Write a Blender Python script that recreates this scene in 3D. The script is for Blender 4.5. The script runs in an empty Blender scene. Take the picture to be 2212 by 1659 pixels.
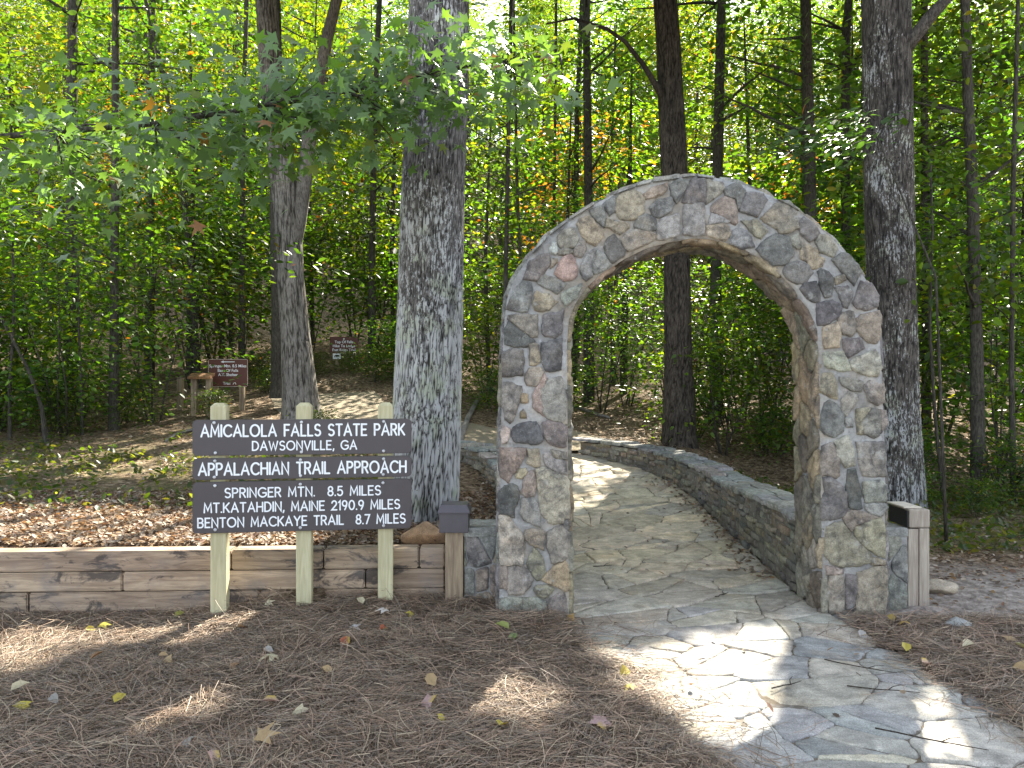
import bpy, bmesh, math, random
import numpy as np
from mathutils import Vector, noise

# ------------------------------------------------------------------ camera, sky, sun, exposure
SC = bpy.context.scene
COL = SC.collection
F = 1662.0                    # focal length in picture units (picture 2212 units wide)
CX, CY, CAMZ = 1106.0, 827.0, 1.45
cam_d = bpy.data.cameras.new("camera")
cam_d.sensor_width = 36.0
cam_d.lens = 36.0 * F / 2212.0
cam_d.clip_start = 0.05
cam_d.clip_end = 2000.0
cam = bpy.data.objects.new("camera", cam_d)
COL.objects.link(cam)
cam.location = (0, 0, CAMZ)
cam.rotation_euler = (math.radians(90.0 - 0.08), 0, 0)
SC.camera = cam

SUN_ELEV = math.radians(41.3)
SUN_AZ = math.atan(0.385)      # to the right of straight ahead
SX, SY, SZ = math.sin(SUN_AZ) * math.cos(SUN_ELEV), math.cos(SUN_AZ) * math.cos(SUN_ELEV), math.sin(SUN_ELEV)
world = bpy.data.worlds.new("World")
SC.world = world
world.use_nodes = True
wn = world.node_tree
sky = wn.nodes.new("ShaderNodeTexSky")
sky.sky_type = 'NISHITA'
sky.sun_disc = False
sky.sun_elevation = SUN_ELEV
sky.sun_rotation = SUN_AZ
sky.air_density = 1.0
sky.dust_density = 1.5
sky.ozone_density = 1.0
soft = wn.nodes.new("ShaderNodeHueSaturation")      # sky desaturated as white balance, so the shade is less blue
soft.inputs["Saturation"].default_value = 0.5
wn.links.new(sky.outputs[0], soft.inputs["Color"])
wn.links.new(soft.outputs[0], wn.nodes["Background"].inputs[0])
wn.nodes["Background"].inputs[1].default_value = 0.115
sun_d = bpy.data.lights.new("sun", 'SUN')
sun_d.energy = 5.0
sun_d.angle = math.radians(0.53)
sun_d.color = (1.0, 0.92, 0.78)
sun = bpy.data.objects.new("sun", sun_d)
COL.objects.link(sun)
sun.rotation_euler = Vector((-SX, -SY, -SZ)).to_track_quat('-Z', 'Y').to_euler()
sun.location = (20, 50, 60)
SC.view_settings.view_transform = 'Standard'
SC.view_settings.look = 'None'
SC.view_settings.exposure = 2.25
SC.view_settings.gamma = 1.0
SC.render.engine = 'CYCLES'
SC.cycles.max_bounces = 7
SC.cycles.diffuse_bounces = 4
SC.cycles.glossy_bounces = 2
SC.cycles.transmission_bounces = 4
SC.cycles.transparent_max_bounces = 4
SC.cycles.sample_clamp_indirect = 6.0
SC.cycles.use_denoising = True

RNG = np.random.default_rng(7)
rnd = random.Random(11)
R = math.radians

# ------------------------------------------------------------------ helpers
def pix(px, py, d):
    """point at depth d on the sight line of a picture position (used only to measure the place)"""
    return Vector(((px - CX) / F * d, d, CAMZ + (CY - py) / F * d))

def tag(o, label=None, cat=None, group=None, kind=None):
    if label: o["label"] = label
    if cat: o["category"] = cat
    if group: o["group"] = group
    if kind: o["kind"] = kind
    return o

def link(o, parent=None):
    COL.objects.link(o)
    if parent is not None: o.parent = parent
    return o

def thing(name, label, cat, loc=(0, 0, 0), rz=0.0, group=None):
    o = bpy.data.objects.new(name, None)
    o.empty_display_size = 0.2
    o.location = loc
    o.rotation_euler = (0, 0, rz)
    link(o)
    return tag(o, label, cat, group)

def np_mesh(name, V, Fc, col=None, mat=None, smooth=False):
    """V (n,3); Fc list of arrays of shape (m,k)"""
    me = bpy.data.meshes.new(name)
    V = np.asarray(V, dtype=np.float32)
    if not isinstance(Fc, list): Fc = [Fc]
    Fc = [np.asarray(f, dtype=np.int32) for f in Fc if len(f)]
    me.vertices.add(len(V))
    me.vertices.foreach_set("co", V.ravel())
    nl = sum(f.size for f in Fc); nf = sum(len(f) for f in Fc)
    me.loops.add(nl); me.polygons.add(nf)
    me.loops.foreach_set("vertex_index", np.concatenate([f.ravel() for f in Fc]))
    tot = np.concatenate([np.full(len(f), f.shape[1], dtype=np.int32) for f in Fc])
    st = np.concatenate([[0], np.cumsum(tot)[:-1]]).astype(np.int32)
    me.polygons.foreach_set("loop_start", st)
    if smooth: me.polygons.foreach_set("use_smooth", np.ones(nf, dtype=bool))
    me.update(calc_edges=True)
    me.validate()
    if col is not None:
        a = me.attributes.new("Col", 'FLOAT_COLOR', 'POINT')
        c = np.ones((len(V), 4), dtype=np.float32); c[:, :3] = np.asarray(col)[:, :3]
        a.data.foreach_set("color", c.ravel())
    if mat: me.materials.append(mat)
    return me

class MB:
    """collects geometry for ONE mesh object"""
    def __init__(s): s.v = []; s.f = []; s.c = []
    def add(s, vs, fs, c=(1, 1, 1)):
        b = len(s.v)
        s.v.extend([tuple(p) for p in vs])
        s.f.extend([tuple(i + b for i in f) for f in fs])
        s.c.extend([c] * len(vs))
        return b
    def box(s, x0, x1, y0, y1, z0, z1, c=(1, 1, 1), bev=0.0):
        if bev <= 0:
            vs = [(x, y, z) for x in (x0, x1) for y in (y0, y1) for z in (z0, z1)]
            s.add(vs, [(0, 1, 3, 2), (4, 6, 7, 5), (0, 4, 5, 1), (2, 3, 7, 6), (0, 2, 6, 4), (1, 5, 7, 3)], c)
            return
        bm = bmesh.new()
        bmesh.ops.create_cube(bm, size=1.0)
        for v in bm.verts:
            v.co = Vector((x0 + (v.co.x + .5) * (x1 - x0), y0 + (v.co.y + .5) * (y1 - y0), z0 + (v.co.z + .5) * (z1 - z0)))
        bmesh.ops.bevel(bm, geom=bm.edges[:], offset=bev, segments=2, affect='EDGES', profile=0.6)
        s.bm(bm, c)
    def bm(s, bm, c=(1, 1, 1)):
        bm.verts.ensure_lookup_table(); bm.verts.index_update()
        s.add([v.co for v in bm.verts], [[v.index for v in f.verts] for f in bm.faces], c)
        bm.free()
    def tube(s, pts, rad, n=8, c=(1, 1, 1), cap=True):
        pts = [Vector(p) for p in pts]
        if not hasattr(rad, '__len__'): rad = [rad] * len(pts)
        rows = []; vs = []; fs = []
        up = Vector((0.03, 0.05, 1)).normalized()
        for i, p in enumerate(pts):
            t = (pts[min(i + 1, len(pts) - 1)] - pts[max(i - 1, 0)]).normalized()
            ref = up if abs(t.dot(up)) < .95 else Vector((1, 0, 0.02))
            a = t.cross(ref).normalized(); b = t.cross(a)
            for k in range(n):
                th = 2 * math.pi * k / n
                vs.append(p + (a * math.cos(th) + b * math.sin(th)) * rad[i])
        for i in range(len(pts) - 1):
            for k in range(n):
                k2 = (k + 1) % n
                fs.append((i * n + k, i * n + k2, (i + 1) * n + k2, (i + 1) * n + k))
        if cap:
            fs.append(tuple(range(n - 1, -1, -1)))
            fs.append(tuple((len(pts) - 1) * n + k for k in range(n)))
        s.add(vs, fs, c)
    def mesh(s, name, mat, smooth=False):
        me = bpy.data.meshes.new(name)
        me.from_pydata(s.v, [], s.f)
        a = me.attributes.new("Col", 'FLOAT_COLOR', 'POINT')
        c = np.ones((len(s.v), 4), dtype=np.float32); c[:, :3] = np.array(s.c, dtype=np.float32)[:, :3]
        a.data.foreach_set("color", c.ravel())
        if smooth: me.polygons.foreach_set("use_smooth", np.ones(len(me.polygons), dtype=bool))
        me.materials.append(mat)
        me.update()
        return me
    def build(s, name, mat, parent=None, smooth=False):
        return link(bpy.data.objects.new(name, s.mesh(name, mat, smooth)), parent)

# ------------------------------------------------------------------ materials
class NT:
    def __init__(s, name):
        s.m = bpy.data.materials.new(name); s.m.use_nodes = True
        s.t = s.m.node_tree; s.n = s.t.nodes; s.l = s.t.links
        s.b = s.n["Principled BSDF"]; s.out = s.n["Material Output"]
        s.tc = s.n.new("ShaderNodeTexCoord")
    def L(s, a, b): s.l.new(a, b)
    def setin(s, node, key, v):
        if v is None: return
        if isinstance(v, bpy.types.NodeSocket): s.L(v, node.inputs[key])
        else: node.inputs[key].default_value = v
    def mapping(s, scale=(1, 1, 1), rot=(0, 0, 0), src="Object"):
        m = s.n.new("ShaderNodeMapping"); s.L(s.tc.outputs[src], m.inputs[0])
        m.inputs["Scale"].default_value = scale; m.inputs["Rotation"].default_value = rot
        return m.outputs[0]
    def noise(s, vec, scale=5, detail=5, rough=.55, dist=0):
        n = s.n.new("ShaderNodeTexNoise"); s.L(vec, n.inputs["Vector"])
        n.inputs["Scale"].default_value = scale; n.inputs["Detail"].default_value = detail
        n.inputs["Roughness"].default_value = rough; n.inputs["Distortion"].default_value = dist
        return n.outputs["Fac"]
    def voro(s, vec, scale=5, feature='F1', rnd_=1.0):
        n = s.n.new("ShaderNodeTexVoronoi"); s.L(vec, n.inputs["Vector"]); n.feature = feature
        n.inputs["Scale"].default_value = scale; n.inputs["Randomness"].default_value = rnd_
        return n
    def wave(s, vec, scale=4, dist=6, detail=3, dscale=1.0, dirn='Y'):
        n = s.n.new("ShaderNodeTexWave"); s.L(vec, n.inputs["Vector"]); n.bands_direction = dirn
        n.inputs["Scale"].default_value = scale; n.inputs["Distortion"].default_value = dist
        n.inputs["Detail"].default_value = detail; n.inputs["Detail Scale"].default_value = dscale
        return n.outputs["Fac"]
    def ramp(s, fac, stops):
        n = s.n.new("ShaderNodeValToRGB"); s.L(fac, n.inputs[0]); e = n.color_ramp.elements
        while len(e) < len(stops): e.new(0.5)
        for el, (p, c) in zip(e, stops):
            el.position = p; el.color = (c[0], c[1], c[2], 1) if hasattr(c, '__len__') else (c, c, c, 1)
        return n.outputs[0]
    def mix(s, fac, a, b, mode='MIX'):
        n = s.n.new("ShaderNodeMix"); n.data_type = 'RGBA'; n.blend_type = mode
        s.setin(n, 0, fac)
        for k, v in ((6, a), (7, b)):
            if isinstance(v, bpy.types.NodeSocket): s.L(v, n.inputs[k])
            else: n.inputs[k].default_value = (v[0], v[1], v[2], 1)
        return n.outputs[2]
    def math(s, op, a, b=None, clamp=False):
        n = s.n.new("ShaderNodeMath"); n.operation = op; n.use_clamp = clamp
        s.setin(n, 0, a); s.setin(n, 1, b)
        return n.outputs[0]
    def attr(s, name="Col"):
        n = s.n.new("ShaderNodeAttribute"); n.attribute_name = name
        return n.outputs["Color"]
    def sep(s, col):
        n = s.n.new("ShaderNodeSeparateColor"); s.L(col, n.inputs[0]); return n.outputs
    def bump(s, h, strength=.5, dist=.01):
        n = s.n.new("ShaderNodeBump"); s.L(h, n.inputs["Height"])
        n.inputs["Strength"].default_value = strength; n.inputs["Distance"].default_value = dist
        s.L(n.outputs[0], s.b.inputs["Normal"])
        return n.outputs[0]
    def done(s, col, rough=.8, spec=.3):
        s.setin(s.b, "Base Color", col if isinstance(col, bpy.types.NodeSocket) else (col[0], col[1], col[2], 1))
        s.setin(s.b, "Roughness", rough)
        s.b.inputs["Specular IOR Level"].default_value = spec
        return s.m

def stone_mat(name, bump=.5, scale=1.0, streak=False, dirt=.5):
    t = NT(name); o = t.mapping((scale,) * 3)
    c = t.attr()
    n1 = t.noise(o, 8, 8, .7, .5); n2 = t.noise(o, 40, 6, .68); n3 = t.noise(o, 170, 3, .7)
    tone = t.ramp(n1, [(.32, .55), (.5, 1.0), (.66, 1.45)])
    c = t.mix(.85, c, tone, 'MULTIPLY')
    dark = t.ramp(t.noise(o, 5.2, 6, .68, .9), [(.50, 0.0), (.62, 1.0)])
    c = t.mix(t.math('MULTIPLY', dark, dirt), c, (.075, .072, .075))
    warm = t.ramp(t.noise(o, 3.1, 4, .6, .5), [(.52, 0.0), (.7, .3)])
    c = t.mix(warm, c, t.mix(1.0, c, (1.25, .98, .68), 'MULTIPLY'))
    mid = t.ramp(t.noise(o, 21, 7, .72, .4), [(.36, .45), (.5, 1.0), (.64, 1.35)])
    if dirt > .25: c = t.mix(.62, c, mid, 'MULTIPLY')
    spk = t.ramp(n3, [(.3, .55), (.5, 1.0), (.7, 1.5)])
    c = t.mix(.8, c, spk, 'MULTIPLY')
    lch = t.ramp(t.noise(o, 11, 6, .7, .3), [(.60, 0.0), (.66, .55)])
    if dirt > .4: c = t.mix(lch, c, (.42, .42, .39))
    h = t.math('ADD', t.math('MULTIPLY', n2, .8), t.math('MULTIPLY', n3, .35))
    if streak:
        w = t.noise(t.mapping((4, 26, 20)), 1.4, 6, .65, .8)
        c = t.mix(.55, c, t.ramp(w, [(.3, .66), (.5, 1.0), (.7, 1.22)]), 'MULTIPLY')
        h = t.math('ADD', h, t.math('MULTIPLY', w, .6))
    t.bump(h, bump, .016)
    return t.done(c, .82, .28)

def mortar_mat(name, base, bump=.6):
    t = NT(name); o = t.mapping()
    n1 = t.noise(o, 5, 5, .6); n2 = t.noise(o, 60, 5, .65); n3 = t.noise(o, 14, 4, .6, 1.0)
    c = t.mix(t.ramp(n1, [(.35, 0.0), (.65, 1.0)]), tuple(x * .72 for x in base), tuple(min(1, x * 1.15) for x in base))
    c = t.mix(t.ramp(n3, [(.55, 0.0), (.72, .6)]), c, (.55, .56, .58))
    c = t.mix(.6, c, t.ramp(n2, [(.3, .75), (.7, 1.2)]), 'MULTIPLY')
    c = t.mix(t.ramp(t.noise(o, 2.6, 5, .6, .4), [(.48, 0.0), (.66, .8)]), c, t.mix(1.0, c, (.95, .80, .60), 'MULTIPLY'))
    c = t.mix(t.ramp(t.noise(o, 9, 6, .7, .8), [(.54, 0.0), (.68, .6)]), c, (.11, .105, .10))
    t.bump(t.math('ADD', n2, t.math('MULTIPLY', n3, .7)), bump, .014)
    return t.done(c, .9, .2)

def wood_mat(name, base, dark, stain=.5, grain_dir='Z', bump=.25, knots=True, stretch=14):
    t = NT(name)
    sc = {'Z': (stretch, stretch, 1.0), 'X': (1.0, stretch, stretch), 'Y': (stretch, 1.0, stretch)}[grain_dir]
    o = t.mapping(sc); p = t.mapping()
    g = t.noise(o, 2.2, 7, .62, 1.2); g2 = t.noise(o, 9, 4, .6)
    c = t.mix(t.ramp(g, [(.36, 0.0), (.5, .45), (.64, 1.0)]), dark, base)
    c = t.mix(.5, c, t.ramp(g2, [(.3, .8), (.7, 1.15)]), 'MULTIPLY')
    c = t.mix(.5, c, t.ramp(t.noise(p, 2.3, 3), [(.3, .75), (.7, 1.2)]), 'MULTIPLY')
    c = t.mix(1.0, c, t.attr(), 'MULTIPLY')
    if stain > 0:
        s1 = t.noise(t.mapping(tuple(4.0 if k > 2 else 1.7 for k in sc)), 1.8, 7, .7, .6)
        c = t.mix(t.math('MULTIPLY', t.ramp(s1, [(.535, 0.0), (.60, 1.0)]), stain), c, (.045, .04, .042))
        s2 = t.noise(p, 4.5, 4, .6)
        c = t.mix(t.math('MULTIPLY', t.ramp(s2, [(.5, 0.0), (.7, 1.0)]), stain * .6), c, (.17, .165, .17))
    if knots:
        v = t.voro(t.mapping(tuple(5.0 if k > 2 else 2.2 for k in sc)), 1.0)
        kn = t.ramp(v.outputs["Distance"], [(0.03, 1.0), (0.09, 0.0)])
        c = t.mix(t.math('MULTIPLY', kn, .75), c, tuple(x * .45 for x in dark))
    t.bump(t.math('ADD', g, t.math('MULTIPLY', g2, .4)), bump, .006)
    return t.done(c, .75, .3)

def bark_mat(name, dark, light, lichen=.0, far=False, lo=0.0, hi=3.0, stain=0.0):
    t = NT(name); o = t.mapping((1, 1, .22)); p = t.mapping()
    n = t.noise(o, 60, 5, .65, .15)
    c = t.mix(t.ramp(n, [(.36, 0.0), (.62, 1.0)]), dark, light)
    c = t.mix(.6, c, t.ramp(t.noise(p, 2.2, 4, .6), [(.3, .6), (.7, 1.3)]), 'MULTIPLY')
    if not far:
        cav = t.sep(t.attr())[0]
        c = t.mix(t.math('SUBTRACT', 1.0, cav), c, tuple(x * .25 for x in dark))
        if lichen > 0:
            l1 = t.noise(t.mapping((1, 1, .38)), 55, 5, .7, .1); l2 = t.noise(t.mapping((1, 1, .6)), 2.4, 4, .6)
            z = t.n.new("ShaderNodeSeparateXYZ"); t.L(t.tc.outputs["Object"], z.inputs[0])
            band = t.n.new("ShaderNodeMapRange"); t.L(z.outputs[2], band.inputs[0])
            band.inputs[1].default_value = hi; band.inputs[2].default_value = lo
            f = t.math('ADD', t.math('ADD', l1, t.math('MULTIPLY', l2, .75)), t.math('MULTIPLY', band.outputs[0], .26))
            m = t.math('MULTIPLY', t.ramp(f, [(.965, 0.0), (1.06, 1.0)]), lichen)
            m = t.math('MULTIPLY', m, t.math('POWER', cav, 1.6))
            lc = t.mix(t.ramp(t.noise(p, 6, 3), [(.5, 0.0), (.62, 1.0)]), (.47, .48, .48), (.40, .43, .35))
            c = t.mix(m, c, lc)
        if stain > 0:
            s = t.noise(t.mapping((1, 1, .35)), 1.9, 5, .6, .5)
            c = t.mix(t.math('MULTIPLY', t.ramp(s, [(.52, 0.0), (.64, 1.0)]), stain), c, (.012, .011, .011))
    t.bump(n, .7 if far else .5, .02 if far else .012)
    return t.done(c, .9, .15)

def leaf_mat(name, trans=(3.0, 3.1, .6), mixf=.5, rough=.42, hue=.06, val=.75):
    t = NT(name); c = t.attr()
    oi = t.n.new("ShaderNodeObjectInfo")
    hv = t.n.new("ShaderNodeHueSaturation")
    t.L(t.math('ADD', .5 - hue * .35, t.math('MULTIPLY', oi.outputs["Random"], hue * .6)), hv.inputs["Hue"])
    t.L(t.math('ADD', 1.0 - val * .55, t.math('MULTIPLY', oi.outputs["Random"], val)), hv.inputs["Value"])
    t.L(c, hv.inputs["Color"])
    c = hv.outputs[0]
    tr = t.n.new("ShaderNodeBsdfTranslucent")
    t.L(t.mix(1.0, c, trans, 'MULTIPLY'), tr.inputs[0])
    t.done(c, rough, .5)
    ms = t.n.new("ShaderNodeMixShader"); ms.inputs[0].default_value = mixf
    t.L(t.b.outputs[0], ms.inputs[1]); t.L(tr.outputs[0], ms.inputs[2])
    t.L(ms.outputs[0], t.out.inputs[0])
    return t.m

def plain_mat(name, col, rough=.5, spec=.4, var=.15, bump=0.0, metal=0.0):
    t = NT(name); p = t.mapping()
    n = t.noise(p, 9, 5, .6)
    c = t.mix(1.0, col, t.ramp(n, [(.3, 1 - var), (.7, 1 + var)]), 'MULTIPLY')
    if bump: t.bump(t.noise(p, 90, 4, .6), bump, .003)
    t.b.inputs["Metallic"].default_value = metal
    return t.done(c, rough, spec)

def attr_mat(name, rough=.8, spec=.2, sc=40):
    t = NT(name); p = t.mapping()
    c = t.mix(.6, t.attr(), t.ramp(t.noise(p, sc, 4, .6), [(.3, .75), (.7, 1.2)]), 'MULTIPLY')
    return t.done(c, rough, spec)

M = {}
M['stone'] = stone_mat("fieldstone", .9, 1.3, False, .62)
M['mortar'] = mortar_mat("mortar", (.385, .38, .37))
M['flag'] = stone_mat("flagstone", .4, 1.0, True, .18)
M['joint'] = mortar_mat("path_joint_mortar", (.19, .168, .138), .5)
M['ledge'] = stone_mat("ledge_stone", .8, 1.4, False, .3)
M['timber'] = wood_mat("weathered_timber", (.52, .40, .28), (.27, .195, .135), .8, 'X', .4, True, 12)
M['post'] = wood_mat("new_pine_post", (.60, .56, .36), (.47, .42, .25), 0.0, 'Z', .15, True, 14)
M['palepost'] = wood_mat("bleached_post", (.50, .44, .36), (.32, .26, .21), .25, 'Z', .4, True, 16)
M['oldpost'] = wood_mat("weathered_post", (.42, .33, .22), (.22, .16, .11), .25, 'Z', .5, False, 16)
M['board'] = plain_mat("brown_sign_board", (.082, .070, .072), .45, .4, .06, .12)
M['white'] = plain_mat("white_routed_paint", (.86, .88, .9), .5, .4, .05)
M['bolt'] = plain_mat("zinc_bolt_head", (.55, .56, .58), .4, .5, .2, 0, .6)
M['lampmetal'] = plain_mat("brown_lamp_metal", (.085, .075, .085), .4, .5, .1, .1)
M['black'] = plain_mat("black_panel", (.012, .012, .012), .5, .4, .1)
M['farsign'] = plain_mat("brown_trail_sign", (.115, .036, .026), .5, .4, .08)
M['signback'] = plain_mat("pale_sign_edge", (.62, .56, .46), .6, .3, .05)
M['litterleaf'] = leaf_mat("dry_leaf", (1.35, 1.05, .8), .25, .6, .01, .1)
M['leaf'] = leaf_mat("green_leaf")
M['leafnear'] = leaf_mat("sweetgum_leaf", (2.2, 2.6, .5), .42, .36, .02, .15)
M['needle'] = attr_mat("pine_needle", .6, .35, 25)
M['barkfar'] = bark_mat("forest_bark", (.03, .027, .022), (.10, .09, .075), far=True)
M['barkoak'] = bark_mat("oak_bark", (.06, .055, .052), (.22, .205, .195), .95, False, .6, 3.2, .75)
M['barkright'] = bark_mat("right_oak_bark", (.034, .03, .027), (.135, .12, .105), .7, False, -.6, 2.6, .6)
M['barkgrey'] = bark_mat("grey_bark", (.07, .06, .05), (.25, .22, .19), .15, False, .5, 6, .3)
M['barkarch'] = bark_mat("dark_bark", (.026, .021, .017), (.095, .08, .065), 0, False, .5, 6, .4)
M['rock'] = stone_mat("loose_rock", .7, 1.0, False, .2)
# ------------------------------------------------------------------ the lie of the land
def sstep(a, b, x):
    t = min(1.0, max(0.0, (x - a) / (b - a))); return t * t * (3 - 2 * t)

def z_path(y):
    if y < 5.5: return 0.0
    if y < 10: return 0.0148 * (y - 5.5) ** 2
    if y < 22: return 0.30 + 0.11 * (y - 10)
    return 1.62 + 0.20 * (y - 22)

def z_left(y):
    e = max(0.0, y - 5.0)
    if y < 16: return 0.34 + .02 * e + .008 * e * e
    return 1.53 + .20 * (y - 16)

LWALL = [(0.10, 5.28), (0.08, 6.5), (-.02, 7.6), (-.2, 8.4), (-.42, 8.95), (-.75, 9.25)]
def lwall_x(y):
    if y <= LWALL[0][1]: return LWALL[0][0]
    for (xa, ya), (xb, yb) in zip(LWALL, LWALL[1:]):
        if y <= yb: return xa + (xb - xa) * (y - ya) / (yb - ya)
    return LWALL[-1][0]

def wall_y(x):                      # front face of the timber wall
    return 4.95 + (x + 3.3) * 0.042

def height(x, y):
    front = 0.0
    if y < 5.25 and x < 0.2:
        if y < wall_y(x) + .06: base = -.055 * (1 - sstep(-2.2, -1.0, x)) * sstep(3.2, 4.6, y)
        else: base = z_left(y) - .04
    else:
        zp = z_path(y) * (1 - sstep(2.5, 3.8, x) * (1 - sstep(10, 16, y)))
        if y < 9.4:
            w = 1.0 if x < lwall_x(y) else 0.0
        else:
            w = 1.0 - sstep(-2.4, .6, x)
        base = zp + (z_left(y) - zp) * w
    if y > 28: base += 0.27 * (y - 28)
    if y > 75: base -= 0.40 * (y - 75)
    if y > 12:
        base += .25 * sstep(12, 20, y) * noise.noise(Vector((x * .13, y * .13, 3.1)))
    base += 0.012 * noise.noise(Vector((x * 1.7, y * 1.7, 0))) if not (0.2 < x < 2.1 and y < 11.5) else 0
    return base

def graded(lo, hi, fine_lo, fine_hi, step, grow=1.25):
    a = list(np.arange(fine_lo, fine_hi + 1e-6, step))
    s = step; v = fine_hi
    while v < hi: s *= grow; v += s; a.append(min(v, hi))
    s = step; v = fine_lo
    while v > lo: s *= grow; v -= s; a.insert(0, max(v, lo))
    return a

xs = graded(-150, 150, -7, 7, .12); ys = graded(-120, 160, 2.0, 15, .10)
gv = []; gc = []
for y in ys:
    for x in xs:
        z = height(x, y)
        if -0.3 < x < 2.6 and y < 12: z -= 0.03
        gv.append((x, y, z))
        # surface kinds: R grass, G bare sand, B lot
        g = 0.0; s_ = 0.0; lot = 0.0
        nz = noise.noise(Vector((x * .9, y * .9, 5)))
        if x < 0 and y > 5.2: g = sstep(6.3, 7.2, y + nz * .7) * (1 - sstep(9.5, 11.0, y + nz)) * (1 - sstep(-1.3, -.5, x))
        if x > 2.4: g = max(g, sstep(6.3, 7.0, y + nz * .4) * (1 - sstep(8.5, 10, y)))
        if x > 1.9 and 4.2 < y < 7: s_ = sstep(4.4, 4.9, y) * (1 - sstep(5.4, 6.3, y + nz * .5)) 
        if y < 1.5: lot = sstep(1.2, 0.2, y) if False else 1 - sstep(.2, 1.2, y)
        gc.append((g, s_, lot))
W = len(xs); H = len(ys)
ii = np.arange(W * H).reshape(H, W)
gf = np.stack([ii[:-1, :-1], ii[:-1, 1:], ii[1:, 1:], ii[1:, :-1]], -1).reshape(-1, 4)

t = NT("forest_floor"); o = t.mapping()
m = t.sep(t.attr())
v1 = t.voro(o, 16); v2 = t.voro(o, 34)
lit = t.mix(.5, v1.outputs["Color"], v2.outputs["Color"])
bw = t.n.new("ShaderNodeRGBToBW"); t.L(lit, bw.inputs[0])
leafc = t.ramp(bw.outputs[0], [(.25, (.06, .04, .026)), (.42, (.14, .095, .06)), (.58, (.23, .165, .105)), (.75, (.34, .26, .18))])
leafc = t.mix(.6, leafc, t.ramp(t.noise(o, 3, 5, .6), [(.3, .55), (.7, 1.3)]), 'MULTIPLY')
grs = t.mix(t.noise(o, 30, 5, .6), (.07, .075, .025), (.15, .13, .06))
sand = t.mix(t.ramp(t.noise(o, 9, 7, .7), [(.36, 0.0), (.6, 1.0)]), (.15, .125, .105), (.42, .365, .32))
lotc = t.mix(t.noise(o, 12, 5, .6), (.20, .19, .18), (.30, .29, .27))
c = t.mix(t.math('MULTIPLY', m[0], t.ramp(t.noise(o, 2.2, 4), [(.42, .1), (.62, .75)])), leafc, grs)
c = t.mix(m[1], c, sand); c = t.mix(m[2], c, lotc)
t.bump(t.math('ADD', v1.outputs["Distance"], t.noise(o, 40, 4, .6)), .9, .03)
M['floor'] = t.done(c, .9, .15)
ground = link(bpy.data.objects.new("ground", np_mesh("ground", gv, gf, gc, M['floor'], True)))
tag(ground, kind="structure")

# ------------------------------------------------------------------ stones: cells and builder
def clip(poly, a, b, c):
    """keep a*x+b*y<=c"""
    out = []
    n = len(poly)
    for i in range(n):
        p, q = poly[i], poly[(i + 1) % n]
        dp = a * p[0] + b * p[1] - c; dq = a * q[0] + b * q[1] - c
        if dp <= 0: out.append(p)
        if dp * dq < 0:
            u = dp / (dp - dq)
            out.append((p[0] + (q[0] - p[0]) * u, p[1] + (q[1] - p[1]) * u))
    return out

def cells(L, Wd, su, sv, rg, jit=.42):
    """irregular convex cells filling the rectangle L x Wd, about su x sv each"""
    nu = max(1, round(L / su)); nv = max(1, round(Wd / sv))
    pts = []
    for i in range(-1, nu + 1):
        for j in range(-1, nv + 1):
            off = .5 if j % 2 else 0.0
            pts.append(((i + .5 + off + rg.uniform(-jit, jit)) * L / nu, (j + .5 + rg.uniform(-jit, jit)) * Wd / nv))
    res = []
    for k, (x, y) in enumerate(pts):
        poly = [(0, 0), (L, 0), (L, Wd), (0, Wd)]
        for q, (x2, y2) in enumerate(pts):
            if q == k or abs(x2 - x) > 3.2 * su or abs(y2 - y) > 3.2 * sv: continue
            # anisotropic metric keeps the stones longer one way
            ax = (x2 - x) / su ** 2; ay = (y2 - y) / sv ** 2
            cc = .5 * ((x2 * x2 - x * x) / su ** 2 + (y2 * y2 - y * y) / sv ** 2)
            poly = clip(poly, ax, ay, cc)
            if len(poly) < 3: break
        if len(poly) >= 3:
            A = .5 * abs(sum(poly[i][0] * poly[(i + 1) % len(poly)][1] - poly[(i + 1) % len(poly)][0] * poly[i][1] for i in range(len(poly))))
            if A > .12 * su * sv: res.append(poly)
    return res

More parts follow.
